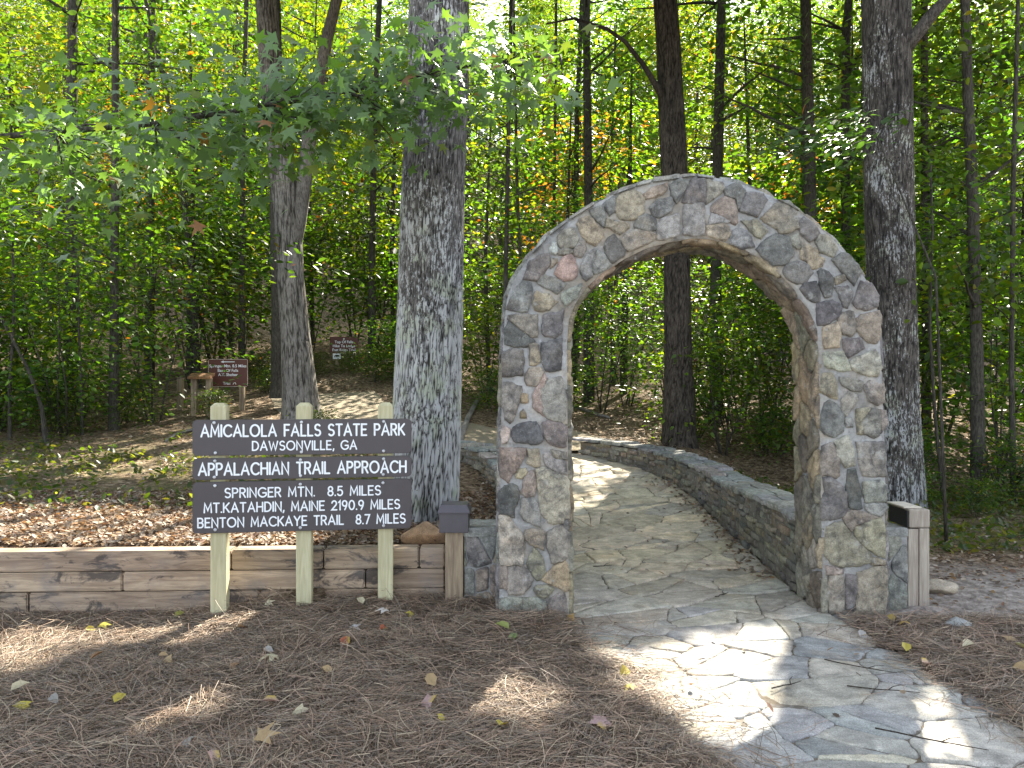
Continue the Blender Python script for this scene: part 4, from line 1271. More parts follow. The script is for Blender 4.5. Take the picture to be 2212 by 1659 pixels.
PATCH = []
def sun_gap(p, base):
    """leaves that leave the sunlit gaps of the ground open"""
    w = p + np.array(base); gx_, gy_ = w[:, 0] - SX / SZ * w[:, 2], w[:, 1] - SY / SZ * w[:, 2]
    k = np.ones(len(p), bool)
    for poly in PATCH: k &= ~inside(poly, gx_, gy_)
    return k
def inside(poly, x, y):
    c = np.zeros(len(x), bool); n = len(poly)
    for i in range(n):
        (x1, y1), (x2, y2) = poly[i], poly[(i + 1) % n]
        cond = ((y1 > y) != (y2 > y)) & (x < (x2 - x1) * (y - y1) / (y2 - y1 + 1e-12) + x1)
        c ^= cond
    return c
def leaf_cloud(name, pos, nrm, size, col, mat, tv=OVAL_V, tf=OVAL_F, rg=RNG, dirs=None):
    """one mesh of many leaves; pos, nrm (n,3); size (n,); col (n,3)"""
    n = len(pos)
    nrm = nrm / np.linalg.norm(nrm, axis=1, keepdims=True)
    d = rg.normal(size=(n, 3)) if dirs is None else dirs + rg.normal(size=(n, 3)) * .25
    d -= nrm * (d * nrm).sum(1, keepdims=True); d /= np.linalg.norm(d, axis=1, keepdims=True) + 1e-9
    b = np.cross(nrm, d)
    k = len(tv)
    V = pos[:, None, :] + size[:, None, None] * (tv[None, :, 0:1] * d[:, None, :] + tv[None, :, 1:2] * b[:, None, :] + tv[None, :, 2:3] * nrm[:, None, :])
    Fc = (tf[None] + (np.arange(n) * k)[:, None, None]).reshape(-1, tf.shape[1])
    return np_mesh(name, V.reshape(-1, 3), Fc, np.repeat(col, k, axis=0), mat)

GREEN = np.array([(.050, .095, .020), (.040, .082, .022), (.068, .115, .018), (.058, .10, .028), (.085, .12, .016)])
def leaf_colors(n, rg, yellow=.05, orange=.015, tint=(1, 1, 1)):
    c = GREEN[rg.integers(0, len(GREEN), n)] * np.array(tint)
    c = c * rg.uniform(.7, 1.3, (n, 1))
    k = rg.random(n)
    c[k < yellow] = np.array((.19, .17, .02)) * rg.uniform(.8, 1.2, ((k < yellow).sum(), 1))
    c[(k > 1 - orange)] = np.array((.24, .085, .025))
    return c

def spray_crown(rg, center, radii, nspray, nleaf, spread=.42, flat=.11, tilt=.45, shell=.35):
    """leaf positions in flattened sprays filling an ellipsoid; uneven, with gaps between the sprays"""
    c = np.array(center); r = np.array(radii)
    u = rg.normal(size=(nspray, 3)); u /= np.linalg.norm(u, axis=1, keepdims=True)
    rad = rg.random(nspray) ** (1 / 3.0) * (1 - shell * .2) * rg.uniform(.75, 1.12, nspray)
    sc = c + u * r * rad[:, None]
    P = []; N = []; D = []
    for i in range(nspray):
        m = max(4, int(nleaf * rg.uniform(.5, 1.5)))
        out = np.array((u[i, 0], u[i, 1], 0.0)); out /= np.linalg.norm(out) + 1e-6
        side = np.array((-out[1], out[0], 0))
        k = rg.uniform(.6, 1.3)
        a = rg.normal(size=m) * spread * k * 1.25; b = rg.normal(size=m) * spread * k * .8; h = rg.normal(size=m) * flat
        n0 = np.array((0, 0, 1.0)) + out * rg.uniform(-.1, .5) + rg.normal(size=3) * .2
        n0 /= np.linalg.norm(n0)
        P.append(sc[i] + a[:, None] * (out - n0 * out.dot(n0)) + b[:, None] * side + h[:, None] * n0 - np.array((0, 0, 1)) * (a * a * .18)[:, None])
        N.append(n0 + rg.normal(size=(m, 3)) * tilt); D.append(np.repeat((out + np.array((0, 0, -.25)))[None], m, 0))
    return np.concatenate(P), np.concatenate(N), np.concatenate(D)

def crown_mesh(name, blobs, size, seed, yellow=.05, orange=.015, tint=(1, 1, 1), mat=None, tv=OVAL_V, tf=OVAL_F, base=None, **kw):
    rg = np.random.default_rng(seed); P, N, D = [], [], []
    for ctr, rad, ns, nl in blobs:
        p, n, d_ = spray_crown(rg, ctr, rad, ns, nl, **kw); P.append(p); N.append(n); D.append(d_)
    P, N, D = map(np.concatenate, (P, N, D))
    if base is not None:
        k = sun_gap(P, base); P, N, D = P[k], N[k], D[k]
    m = len(P)
    # colour drifts from spray to spray
    return leaf_cloud(name, P, N, size * rg.uniform(.65, 1.25, m), leaf_colors(m, rg, yellow, orange, tint), mat or M['leaf'], tv, tf, rg, D)

# ---- prototypes, built once, shared by every copy of that kind
def proto_tree(seed, h, crown_lo, rad, ns, nl, yellow, orange, tint, r0, size=.125):
    rg = random.Random(seed)
    blobs = []
    z = crown_lo
    while z < h:
        f = (z - crown_lo) / (h - crown_lo); rr = rad * (1 - .55 * f ** 1.5) * rg.uniform(.8, 1.15)
        blobs.append(((rg.uniform(-.5, .5), rg.uniform(-.5, .5), z), (rr, rr, (h - crown_lo) * .22), ns, nl)); z += (h - crown_lo) * .26
    cm = crown_mesh("crown", blobs, size, seed, yellow, orange, tint, spread=.5, flat=.13)
    limbs = []
    for i in range(16):
        zz = crown_lo + (h - crown_lo) * rg.random() * .85 - .6
        limbs.append(limb((0, 0, zz), rg.uniform(0, 6.28), rad * rg.uniform(.6, 1.0), rg.uniform(.2, .9), r0 * .32 * (1.15 - zz / h)))
    bx, by = rg.uniform(-.25, .25), rg.uniform(-.25, .25)
    tm = trunk_mesh("trunk", M['barkfar'], [(0, 0, -.5), (bx * .3, by * .3, h * .3), (bx, by, h * .65), (bx * 1.3, by * 1.4, h * .97)], [r0 * 1.15, r0, r0 * .7, r0 * .15], 10, 24, 0, limbs=limbs, flare=.25)
    return tm, cm
TALL = [proto_tree(101, 15, 3.6, 3.4, 70, 34, .05, .003, (1, 1, 1), .16), proto_tree(102, 16, 4.6, 3.0, 64, 34, .10, .03, (1.15, 1.05, .8), .14),
        proto_tree(103, 14, 2.4, 3.2, 72, 34, .04, .01, (.85, .95, 1.1), .13), proto_tree(104, 15, 3.0, 3.6, 70, 36, .14, .06, (1.3, 1.1, .7), .17)]
THIN = [proto_tree(111, 15, 4.2, 3.2, 30, 30, .05, .002, (1.0, 1.02, .9), .15), proto_tree(112, 14, 3.4, 3.0, 30, 30, .03, .001, (.9, 1, 1), .13)]
FARK = [proto_tree(121, 15, 1.8, 3.6, 58, 44, .05, .002, (1, 1.03, .95), .10, .16), proto_tree(122, 16, 2.2, 3.4, 56, 44, .09, .006, (1.15, 1.1, .8), .09, .17), proto_tree(123, 14, 1.6, 3.4, 58, 44, .02, .001, (.75, .92, 1.0), .09, .16), proto_tree(124, 15, 2.0, 3.6, 56, 42, .16, .05, (1.35, 1.1, .65), .10, .16)]
def proto_under(seed, h, rad, ns, nl, yellow, orange, tint, size=.10):
    rg = random.Random(seed); blobs = []
    for i in range(3):
        blobs.append(((rg.uniform(-.3, .3) * rad, rg.uniform(-.3, .3) * rad, h * (.30 + .24 * i)), (rad * (1 - .18 * i), rad * (1 - .18 * i), h * .22), ns, nl))
    cm = crown_mesh("foliage", blobs, size, seed, yellow, orange, tint, spread=.32, flat=.07, tilt=.4)
    mb = MB()
    for i in range(4):
        p, r_ = limb((rg.uniform(-.1, .1), rg.uniform(-.1, .1), -.2), rg.uniform(0, 6.28), h * rg.uniform(.8, 1.05), rg.uniform(2.2, 5), .022, 6, .1); mb.tube(p, r_, 6)
    for i in range(14):
        p, r_ = limb((0, 0, h * rg.uniform(.15, .7)), rg.uniform(0, 6.28), rad * rg.uniform(.5, .95), rg.uniform(.15, .8), .011, 4, .12); mb.tube(p, r_, 5)
    return mb.mesh("stem", M['barkfar'], True), cm
UNDER = [proto_under(201, 3.6, 1.5, 32, 14, .03, .002, (1.1, 1.15, 1), .125), proto_under(202, 3.0, 1.3, 28, 14, .04, .0, (1.3, 1.25, .8), .115), proto_under(203, 4.4, 1.8, 34, 15, .02, .003, (.95, 1.08, 1.0), .13),
         proto_under(204, 1.5, 1.0, 34, 18, .04, .01, (.95, 1, .9), .09)]

def proto_mid(seed, h, rad, yellow, tint, size):
    rg = random.Random(seed); blobs = []
    for i in range(5):
        f = .26 + .17 * i; rr = rad * (1.05 - .13 * i)
        blobs.append(((rg.uniform(-.5, .5), rg.uniform(-.5, .5), h * f), (rr, rr, h * .06), 12, 26))
    cm = crown_mesh("crown", blobs, size, seed, yellow, .002, tint, spread=.5, flat=.06, tilt=.38)
    lb = [limb((0, 0, h * (.2 + .72 * rg.random())), rg.uniform(0, 6.28), rad * rg.uniform(.6, 1.0), rg.uniform(.15, .6), .02) for _ in range(16)]
    tm = trunk_mesh("trunk", M['barkfar'], [(0, 0, -.3), (.12, -.05, h * .4), (.05, .1, h)], [.06, .05, .012], 8, 20, 0, limbs=lb)
    return tm, cm
MID = [proto_mid(301, 7.2, 2.1, .03, (1.05, 1.05, .9), .15), proto_mid(302, 6.6, 1.9, .02, (.72, .9, .95), .16), proto_mid(303, 7.8, 2.2, .08, (1.3, 1.2, .75), .14)]
def put(kind, meshes, part_names, x, y, s, rz, label, cat, group, sz=None, z=None):
    o = thing(kind, label, cat, (x, y, (height(x, y) if z is None else z)), rz, group)
    o.scale = (s, s, sz or s)
    for me, nm in zip(meshes, part_names):
        if me is not None: link(bpy.data.objects.new(nm, me), o)
    return o

# ------------------------------------------------------------------ the big named trees
def named_tree(name, label, mat, pts, radii, seg, rows, bark, freq, vfreq, flare, limbs=(), crown=None, cat="tree", lobes=.04):
    base = Vector(pts[0]); o = thing(name, label, cat, (base.x, base.y, base.z))
    lp_ = [Vector(p) - base for p in pts]
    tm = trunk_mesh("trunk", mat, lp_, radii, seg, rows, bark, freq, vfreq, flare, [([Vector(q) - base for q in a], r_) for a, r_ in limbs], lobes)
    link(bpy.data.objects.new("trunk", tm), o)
    if crown is not None:
        cr = link(bpy.data.objects.new("crown", crown), o)
        cr.location = (0, 0, 0)
    return o, base

# outlines of wanted sun pools, cut as holes into the leaves overhead
def gpix(px, py, z=0.0):
    d = (CAMZ - z) * F / (py - CY); X = (px - CX) / F * d
    return (X - SX / SZ * z, d - SY / SZ * z)
def patch(z, *pp, grow=.10):
    q = [gpix(a, b, z) for a, b in pp]; mx, my = sum(a for a, b in q) / len(q), sum(b for a, b in q) / len(q); o_ = []
    for a, b in q:
        l = math.hypot(a - mx, b - my) + 1e-6; o_.append((mx + (a - mx) * (1 + grow / l), my + (b - my) * (1 + grow / l)))
    PATCH.append(o_)
patch(0, (1330, 1455), (1470, 1385), (1560, 1365), (1760, 1350), (1800, 1460), (1800, 1640), (1560, 1625), (1480, 1600), (1395, 1560), (1330, 1520))
patch(.05, (1010, 1520), (1050, 1470), (1140, 1455), (1215, 1490), (1225, 1525), (1150, 1552), (1060, 1548))
patch(.05, (1250, 1385), (1330, 1372), (1400, 1400), (1330, 1425))
patch(.05, (300, 1535), (380, 1500), (480, 1497), (500, 1520), (400, 1555), (320, 1575), (250, 1590), (250, 1570))
patch(.05, (-60, 1370), (60, 1345), (140, 1345), (120, 1400), (30, 1440), (-60, 1450))
patch(0, (1985, 1440), (2260, 1560), (2300, 1720), (2010, 1720))
patch(.15, (1215, 998), (1345, 990), (1430, 1015), (1340, 1062), (1215, 1062)); patch(.1, (1225, 1080), (1300, 1078), (1310, 1100), (1225, 1115)); patch(.1, (1395, 1060), (1450, 1050), (1470, 1072), (1420, 1080)); patch(.0, (1300, 1110), (1370, 1095), (1350, 1125))
patch(.4, (-80, 1095), (200, 1088), (420, 1100), (640, 1130), (900, 1160), (880, 1178), (600, 1176), (300, 1180), (-80, 1186))
patch(.4, (-80, 1180), (640, 1175), (640, 1198), (-80, 1198))
patch(.5, (380, 905), (560, 890), (700, 880), (820, 850), (830, 890), (600, 905))
# more holes, cut so that sun strikes the sweetgum limb and oak spray
PATCH += [[(.85, 2.45), (2.5, 2.45), (2.5, 3.25), (.85, 3.25)], [(-5.2, 1.2), (-3.3, 1.5), (-3.0, 2.3), (-5.2, 2.3)], [(-2.3, .7), (-.9, .7), (-.8, 1.5), (-2.3, 1.5)]]
rg = np.random.default_rng(31)
NCAN = 95000
gx = rg.uniform(-7.5, 6.5, NCAN); gy = rg.uniform(-.6, 9.6, NCAN); cz = np.maximum(7.0, 3.6 + 1.26 * gy) + rg.uniform(0, 2.6, NCAN)
cpos = np.stack([gx + SX / SZ * cz, gy + SY / SZ * cz, cz], 1)
keep = np.ones(NCAN, bool)
for poly in PATCH:
    keep &= ~inside(poly, gx, gy)
# small holes cut for stray sun flecks, and no cover over the left rear
fl_ = rg.uniform(0, 1, (70, 3)); 
for a in fl_:
    ex, ey, er = -7 + 13 * a[0], 2.2 + 7 * a[1], .03 + .07 * a[2] ** 2
    keep &= ~(((gx - ex) ** 2 + ((gy - ey) * .7) ** 2) < er * er)
keep &= ~((gx < -1.6) & (gy > 7.3))
keep &= (cz - CAMZ) / cpos[:, 1] > .53
cpos = cpos[keep]
hosts = {}
def shade_canopy_for(base, sel, seed):  # unseen crown leaves, placed to shade the foreground around the sun pools
    rgc = np.random.default_rng(seed); p = cpos[sel] - np.array(base); m = len(p)
    n = np.array((SX, SY, SZ)) * .9 + rgc.normal(size=(m, 3)) * .35
    return leaf_cloud("crown", p, n, .17 * rgc.uniform(.8, 1.2, m), leaf_colors(m, rgc, .05, .01), M['leaf'], OVAL_V, OVAL_F, rgc)
# tree axes: picture columns and depths
def axis(d, *pp, lean=0.0):
    return [pix(px, py, d + lean * i) for i, (px, py) in enumerate(pp)]
specs = {}
bz = height(-.62, 6.2)
oak_pts = [(-.735, 6.2, .26), pix(919, 900, 6.2), pix(930, 650, 6.2), pix(937, 400, 6.2), pix(946, 200, 6.2), pix(950, 0, 6.2), pix(955, -500, 6.25), pix(960, -1500, 6.4)]
right_pts = [(Vector(pix(1938, 1120, 8.8)) + Vector((0, 0, -.25))), pix(1932, 900, 8.8), pix(1925, 650, 8.8), pix(1918, 350, 8.8), pix(1915, 100, 8.8), pix(1912, -100, 8.8), pix(1912, -700, 9.0), pix(1925, -1400, 9.4)]
arch_pts = [pix(1468, 985, 12), pix(1466, 800, 12), pix(1462, 560, 12), pix(1455, 330, 12), pix(1444, 100, 12), pix(1430, -80, 12), pix(1400, -500, 12.2), pix(1420, -900, 12.5)]
fork_pts = [pix(652, 905, 12), pix(640, 740, 12), pix(628, 600, 12), pix(622, 470, 12), pix(605, 330, 12), pix(585, 150, 12), pix(575, 0, 12), pix(560, -300, 12), pix(555, -700, 12)]
d_ = np.stack([(cpos[:, 0] - 4.4) ** 2 + (cpos[:, 1] - 11) ** 2 * .6, (cpos[:, 0] - 2.4) ** 2 + (cpos[:, 1] - 15) ** 2, (cpos[:, 0] + 3.2) ** 2 + (cpos[:, 1] - 13) ** 2], 1).argmin(1)
lim = [limb((Vector(p)), a, l, r_, .05, 6) for p, a, l, r_ in ()]
oakcrown = crown_mesh("crown", [((0, 1.5, 11.5), (3.2, 3.0, 1.6), 60, 30)], .15, 77, spread=.5, base=(-.735, 6.2, .26))
o, b0 = named_tree("oak_tree", "thickest trunk in the picture, pale lichen-spotted oak just behind the park sign", M['barkoak'], oak_pts, [.275, .266, .256, .247, .242, .240, .20, .12], 280, 640, .013, 44, 6.5, .04, [], oakcrown)
rb = [pix(1935, 130, 8.75), pix(1975, 80, 8.6), pix(2010, 35, 8.5), pix(2060, -20, 8.4), pix(2150, -120, 8.2)]
rb2 = [pix(1915, -500, 8.9), Vector((4.8, 10.5, 9.6)), Vector((5.2, 12.5, 10.4)), Vector((5.7, 15, 11.0))]
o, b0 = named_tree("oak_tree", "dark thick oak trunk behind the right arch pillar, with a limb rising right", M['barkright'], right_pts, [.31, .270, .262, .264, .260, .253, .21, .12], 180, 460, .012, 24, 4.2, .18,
           [(rb, [.10, .076, .068, .058, .04]), (rb2, [.14, .1, .07, .03])], shade_canopy_for(right_pts[0], d_ == 0, 1), lobes=.05)
ab = [pix(1442, 232, 12), pix(1420, 190, 11.9), pix(1390, 140, 11.8), pix(1350, 90, 11.7), pix(1310, 62, 11.6), pix(1240, 40, 11.5), pix(1180, 52, 11.4)]
o, b0 = named_tree("oak_tree", "tall dark trunk rising behind the crown of the arch and seen again through its opening", M['barkarch'], arch_pts, [.27, .21, .198, .195, .19, .18, .15, .08], 90, 260, .012, 20, 3.6, .2,
           [(ab, [.07, .05, .04, .032, .027, .02, .012])], shade_canopy_for(arch_pts[0], d_ == 1, 2))
fk = [pix(628, 560, 12.0), pix(645, 480, 12.0), pix(657, 400, 11.98), pix(667, 310, 12.0), pix(684, 200, 12.0), pix(708, 80, 12.1), pix(735, -30, 12.1), pix(770, -300, 12.1)]
tk = [pix(605, 720, 12.5), pix(603, 560, 12.5), pix(600, 420, 12.5), pix(590, 250, 12.5)]
o, b0 = named_tree("forked_tree", "tall forked grey trunk standing behind the middle post of the park sign", M['barkgrey'], fork_pts, [.27, .215, .20, .20, .185, .17, .16, .13, .07], 120, 300, .014, 18, 2.2, .25,
           [(fk, [.13, .125, .12, .115, .105, .095, .085, .05])], shade_canopy_for(fork_pts[0], d_ == 2, 3))
# darker trunk close behind the forked one
named_tree("dark_tree", "dark trunk pressed close behind the left side of the forked grey tree", M['barkfar'], [pix(612, 860, 13.0), pix(606, 700, 13.0), pix(603, 500, 13), pix(598, 300, 13), pix(590, 0, 13)], [.19, .15, .14, .13, .12], 24, 60, .01, 9, 2.5, .2)

# ------------------------------------------------------------------ other trunks one can tell apart
trunks = [
 ("straight dark trunk near the top left corner of the wood", [(152, 905), (153, 560), (156, 240), (158, -60)], 26, 13.5),
 ("slim trunk left of centre of the left thicket, bare at its dark foot", [(246, 918), (247, 700), (249, 350), (250, -60)], 19, 11.2),
 ("half-hidden trunk between the slim left trunk and the forked tree", [(322, 880), (324, 600), (326, 300), (330, -60)], 19, 16),
 ("thin dark stem leaning right toward the forked tree from the left", [(430, 860), (415, 600), (385, 320), (330, 60), (300, -60)], 12, 15),
 ("thin straight trunk just left of the forked grey tree", [(522, 860), (523, 560), (526, 250), (535, -60)], 13, 16),
 ("pole-like trunk between the forked tree and the big pale oak", [(804, 830), (804, 560), (808, 300), (822, -60)], 16, 18),
 ("slender dark trunk just right of the big pale oak", [(1090, 930), (1092, 620), (1098, 300), (1106, -60)], 11, 14.5),
 ("thin stem beside the left shoulder of the arch", [(1148, 900), (1128, 640), (1118, 430), (1112, 150), (1108, -60)], 8, 16),
 ("very thin pale stem right of the left shoulder of the arch", [(1196, 900), (1196, 560), (1199, 260), (1202, -60)], 8, 19),
 ("dark trunk above the left haunch of the arch", [(1240, 880), (1243, 560), (1246, 250), (1260, -60)], 13, 18),
 ("grey trunk close right of the dark trunk above the left haunch of the arch", [(1272, 880), (1272, 480), (1268, 220), (1266, -60)], 21, 16.5),
 ("brown trunk just right of the top of the arch", [(1548, 900), (1546, 600), (1552, 250), (1560, -60)], 26, 15),
 ("dark trunk between the arch crown and the right oak, the thicker of two", [(1756, 940), (1754, 600), (1747, 300), (1738, -60)], 30, 13),
 ("dark trunk between the arch crown and the right oak, the thinner of two", [(1836, 960), (1830, 600), (1824, 300), (1828, 60), (1838, -60)], 22, 14),
 ("dim trunk immediately right of the right oak", [(2002, 980), (2000, 620), (1997, 300), (1996, -60)], 18, 13),
 ("dark leaning trunk in the right-hand wood, well clear of the oak", [(2114, 1046), (2110, 760), (2102, 450), (2090, 200), (2082, -60)], 26, 9.6),
 ("thin sapling stem at the right edge of the wood", [(2190, 1080), (2185, 800), (2188, 400), (2196, 100), (2200, -60)], 11, 9.5),
 ("bent sapling between the right oak and the leaning trunk", [(2042, 1060), (2020, 900), (2008, 700), (2014, 500), (2010, 350)], 7, 9.3),
 ("pale thin sapling low in the left thicket", [(22, 980), (20, 840), (30, 700), (28, 520)], 7, 10.4),
 ("crooked sapling arching over the litter at left", [(104, 965), (90, 880), (62, 800), (20, 720)], 9, 10.2),
 ("pale upright sapling beside the crooked one at left", [(178, 962), (176, 840), (170, 700), (168, 560)], 6, 10.8),
]
for i, (lab, pts, wpx, d) in enumerate(trunks):
    P = [pix(a, b, d) for a, b in pts]
    gz = height(P[0].x, P[0].y); P[0] = Vector((P[0].x, P[0].y, gz - .2))
    if P[1].z < P[0].z + .3: P[1].z = P[0].z + .5
    r_ = wpx / F * d / 2
    big = wpx > 10
    lbs = []
    if big:
        for j in range(7):
            a = P[1].lerp(P[-1], rnd.uniform(.1, 1.0)); lbs.append(limb(a, rnd.uniform(0, 6.28), rnd.uniform(1.0, 2.6), rnd.uniform(.1, .8), r_ * .3, 6, .16))
    if len(P) > 3 and wpx > 7:
        top = P[-1] + (P[-1] - P[-2]).normalized() * 1.5; P.append(top)
    rr = [r_ * (1.2 if k == 0 else 1.0 - .38 * k / (len(P) - 1)) for k in range(len(P))]
    cr = None
    nm = "forest_tree" if wpx > 10 else "sapling"
    base = P[0]
    h_ = P[-1].z - base.z
    tx_, ty_ = P[-1].x - base.x, P[-1].y - base.y
    if big:
        bl = [((tx_, ty_, h_ + .4), (2.4, 2.4, 1.4), 40, 28)]
        for fz in (.36, .52, .68, .84): bl.append(((tx_ * fz + rnd.uniform(-.5, .5), ty_ * fz + rnd.uniform(-.2, .7), h_ * fz), (rnd.uniform(1.5, 2.4), 1.6, .9), int(rnd.uniform(7, 18)), 30))
        cr = crown_mesh("crown", bl, rnd.uniform(.11, .15), 500 + i, .03, .002, rnd.choice([(1, 1.03, .95), (.75, .92, .95), (1.15, 1.1, .8), (.85, 1, 1)]), spread=.42, base=base)
    else: cr = crown_mesh("crown", [((tx_ * .95, ty_, h_ * .95), (.9, .9, .7), 14, 18)], .09, 500 + i, spread=.28, base=base)
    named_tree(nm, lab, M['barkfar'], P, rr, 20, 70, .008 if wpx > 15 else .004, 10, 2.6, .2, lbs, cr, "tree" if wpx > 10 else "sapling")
# ------------------------------------------------------------------ understory and forest behind
US = [ (-4.1, 16.4, .38, 3), (-3.3, 16.7, .38, 3), (-2.6, 15.8, .5, 3), (-4.9, 15.4, .45, 3), (-2.2, 16.8, .65, 3), (-1.5, 15.4, .55, 3), (-4.4, 14.7, .36, 3), (-2.9, 18.9, .9, 0), (-4.9, 19.2, .9, 2), (-1.3, 16.6, .7, 0),
 (-8.9, 10.5, .95, 0), (-7.5, 10.3, .9, 2), (-6.2, 10.9, .85, 0), (-5.3, 11.7, .8, 2), (-9.9, 11.2, 1.0, 2), (3.6, 12.4, .85, 1), (3.0, 12.9, .7, 0), (4.3, 12.9, .85, 1),
  # x, y, scale, kind
 (-10.6, 12.6, .95, 2), (-9.2, 12.0, 1.0, 0), (-8.0, 11.6, .9, 1), (-7.0, 12.2, 1.0, 0), (-6.0, 12.9, .95, 2), (-8.6, 13.8, .95, 2), (-7.4, 14.4, 1.1, 0), (-6.4, 15.0, 1.0, 2), (-11.5, 14.5, 1.1, 2),
 (-5.5, 15.6, 1.0, 0), (-5.9, 16.6, .9, 1), (-10, 16, 1.3, 0), (-8, 16.5, 1.4, 2), (-6.6, 17.5, 1.4, 0), (-5.2, 18.5, 1.3, 2), (-13, 13, 1.3, 0), (-13, 16, 1.5, 2), (-6.6, 11.5, .55, 1), (-7.9, 10.9, .55, 3), (-9.0, 10.9, .6, 3),
 (-3.6, 19.5, 1.1, 0), (-2.6, 19.2, 1.0, 1), (-4.4, 20.5, 1.3, 2), (-1.6, 18.2, 1.1, 0), (-2.2, 21, 1.4, 2),
 (-.5, 15.2, .8, 1), (.1, 16.0, 1.0, 0), (-.9, 17.2, 1.1, 2), (.7, 14.8, .75, 3), (-.2, 14.4, .6, 3), (1.0, 17.5, 1.2, 2),
 (1.6, 15.0, .85, 0), (2.3, 15.8, .72, 2), (3.1, 14.6, .8, 1), (3.9, 14.0, .9, 0), (4.6, 14.8, .75, 2), (2.7, 17.5, .95, 0), (3.6, 17, .8, 2), (5.3, 15.6, 1.2, 0), (1.5, 19.2, 1.4, 2), (3.2, 13.2, .55, 3), (4.2, 12.6, .6, 3), (2.0, 13.7, .55, 3),
 (-9.6, 11.0, .8, 1), (-8.4, 10.8, .75, 3), (-7.2, 11.0, .8, 1), (-6.7, 10.9, .7, 3), (-10.2, 11.8, .9, 0), (-5.9, 11.4, .6, 3), (-8.8, 11.4, .9, 1), (-5.3, 12.6, .7, 1), (-4.0, 13.6, .5, 3), (-2.0, 16.2, .7, 3),
 (5.8, 11.6, .9, 0), (6.6, 10.4, .85, 1), (7.4, 11.8, 1.0, 2), (6.4, 13.2, 1.1, 0), (5.4, 13.4, .75, 2), (8.3, 10.6, 1.0, 0), (7.6, 13.8, 1.2, 2), (5.0, 9.9, .6, 3), (5.8, 9.2, .6, 3), (6.6, 8.8, .6, 3), (7.5, 9.2, .7, 3), (9.2, 12.4, 1.2, 0), (6.9, 15.8, 1.4, 2), (8.8, 15, 1.4, 0), (10.5, 13.5, 1.4, 2), (4.5, 8.9, .35, 3), (5.2, 8.4, .35, 3), (6.1, 8.0, .35, 3), (7.0, 8.1, .4, 3),
]
KL = ["leafy mid-green understory bush in the shaded wood", "small yellow-green understory bush in the wood", "tall dark green understory bush in the wood", "low dense green bush on the forest floor"]
KG = ["leafy understory bushes", "yellow-green understory bushes", "tall dark understory bushes", "low bushes on the forest floor"]
for i_, (x, y, s, k) in enumerate(US):
    if (y > 13.5 and i_ > 10 and i_ % 3 == 0) or (x < -5 and 11.9 < y < 15.1 and i_ % 2 == 0): continue
    x += rnd.uniform(-.2, .2); y += rnd.uniform(-.2, .2)
    put("understory_bush", UNDER[k], ("stem", "foliage"), x, y, s * rnd.uniform(.92, 1.08), rnd.uniform(0, 6.28), KL[k], "bush", KG[k], z=height(x, y) - .05)
ML = ["small leafy tree with tiered mid-green branches among the trunks", "small tree with tiered dark green branches among the trunks", "small tree with tiered yellow-green branches among the trunks"]
MG = ["tiered mid-green small trees", "tiered dark green small trees", "tiered yellow-green small trees"]
for x, y, s, k in ((-10.6, 16.4, 1.0, 0), (-8.7, 17.0, .9, 2), (-6.6, 17.4, .95, 1), (-5.6, 18.8, 1.0, 0), (-2.0, 18.2, 1.0, 2), (-12.6, 16.6, 1.1, 1), (-.5, 17.2, .95, 0), (-9.4, 19.5, 1.15, 2), (-7.2, 19.8, 1.2, 0), (-5.3, 20.5, 1.2, 2), (-3.0, 19.5, 1.25, 1),
                   (5.8, 15.2, 1.0, 1), (6.4, 12.6, .9, 0), (7.9, 13.1, 1.05, 1), (9.6, 14.2, 1.1, 0), (8.9, 11.4, .9, 1), (6.9, 15.4, 1.2, 1), (1.3, 18.0, 1.0, 0), (5.4, 17.5, 1.2, 0), (2.6, 19.5, 1.2, 2), (10.5, 16.5, 1.2, 1), (-12.5, 17, 1.3, 0)):
    put("small_tree", MID[k], ("trunk", "crown"), x, y, s, rnd.uniform(0, 6.28), ML[k], "tree", MG[k], z=height(x, y) - .05)
TLB = ["green-crowned forest tree standing deep in the wood", "slim yellowish-green forest tree deep in the wood", "bushy blue-green forest tree deep in the wood", "autumn-tinted yellow and orange forest tree deep in the wood"]
TG = ["green trees deep in the wood", "yellowish trees deep in the wood", "blue-green trees deep in the wood", "autumn-tinted trees deep in the wood"]
TR = []
rt = random.Random(5)
def ring(y0, y1, step, xk, smin, smax):
    y = y0
    while y < y1:
        hw_ = .78 * y + 3; x = -hw_ + rt.uniform(0, step)
        while x < hw_:
            TR.append((x + rt.uniform(-.3, .3) * step, y + rt.uniform(-.35, .35) * step, rt.uniform(smin, smax))); x += step * rt.uniform(.8, 1.25)
        y += step * xk
ring(17.5, 30, 5.0, .85, .62, .85)
ring(30, 37, 5.2, .85, .65, .85)
ring(37, 52, 5.4, .85, .85, 1.1)
ring(52, 76, 7.0, .9, .95, 1.3)
for x, y, s in TR:
    if y < 20 and -5.4 < x < -1.2: continue
    if y < 22: s *= .72
    k = rt.choices([0, 1, 2, 3], [4, 3, 3, 2])[0]
    if 1.0 < x / y * 10 < 2.2 and rt.random() < .4 and -1.5 < x < 3.5: k = 3
    put("forest_tree", (FARK[k] if y > 29 else THIN[k % 2] if k < 3 else TALL[3]), ("trunk", "crown"), x, y, s, rt.uniform(0, 6.28), TLB[k], "tree", TG[k], z=height(x, y) - .2)

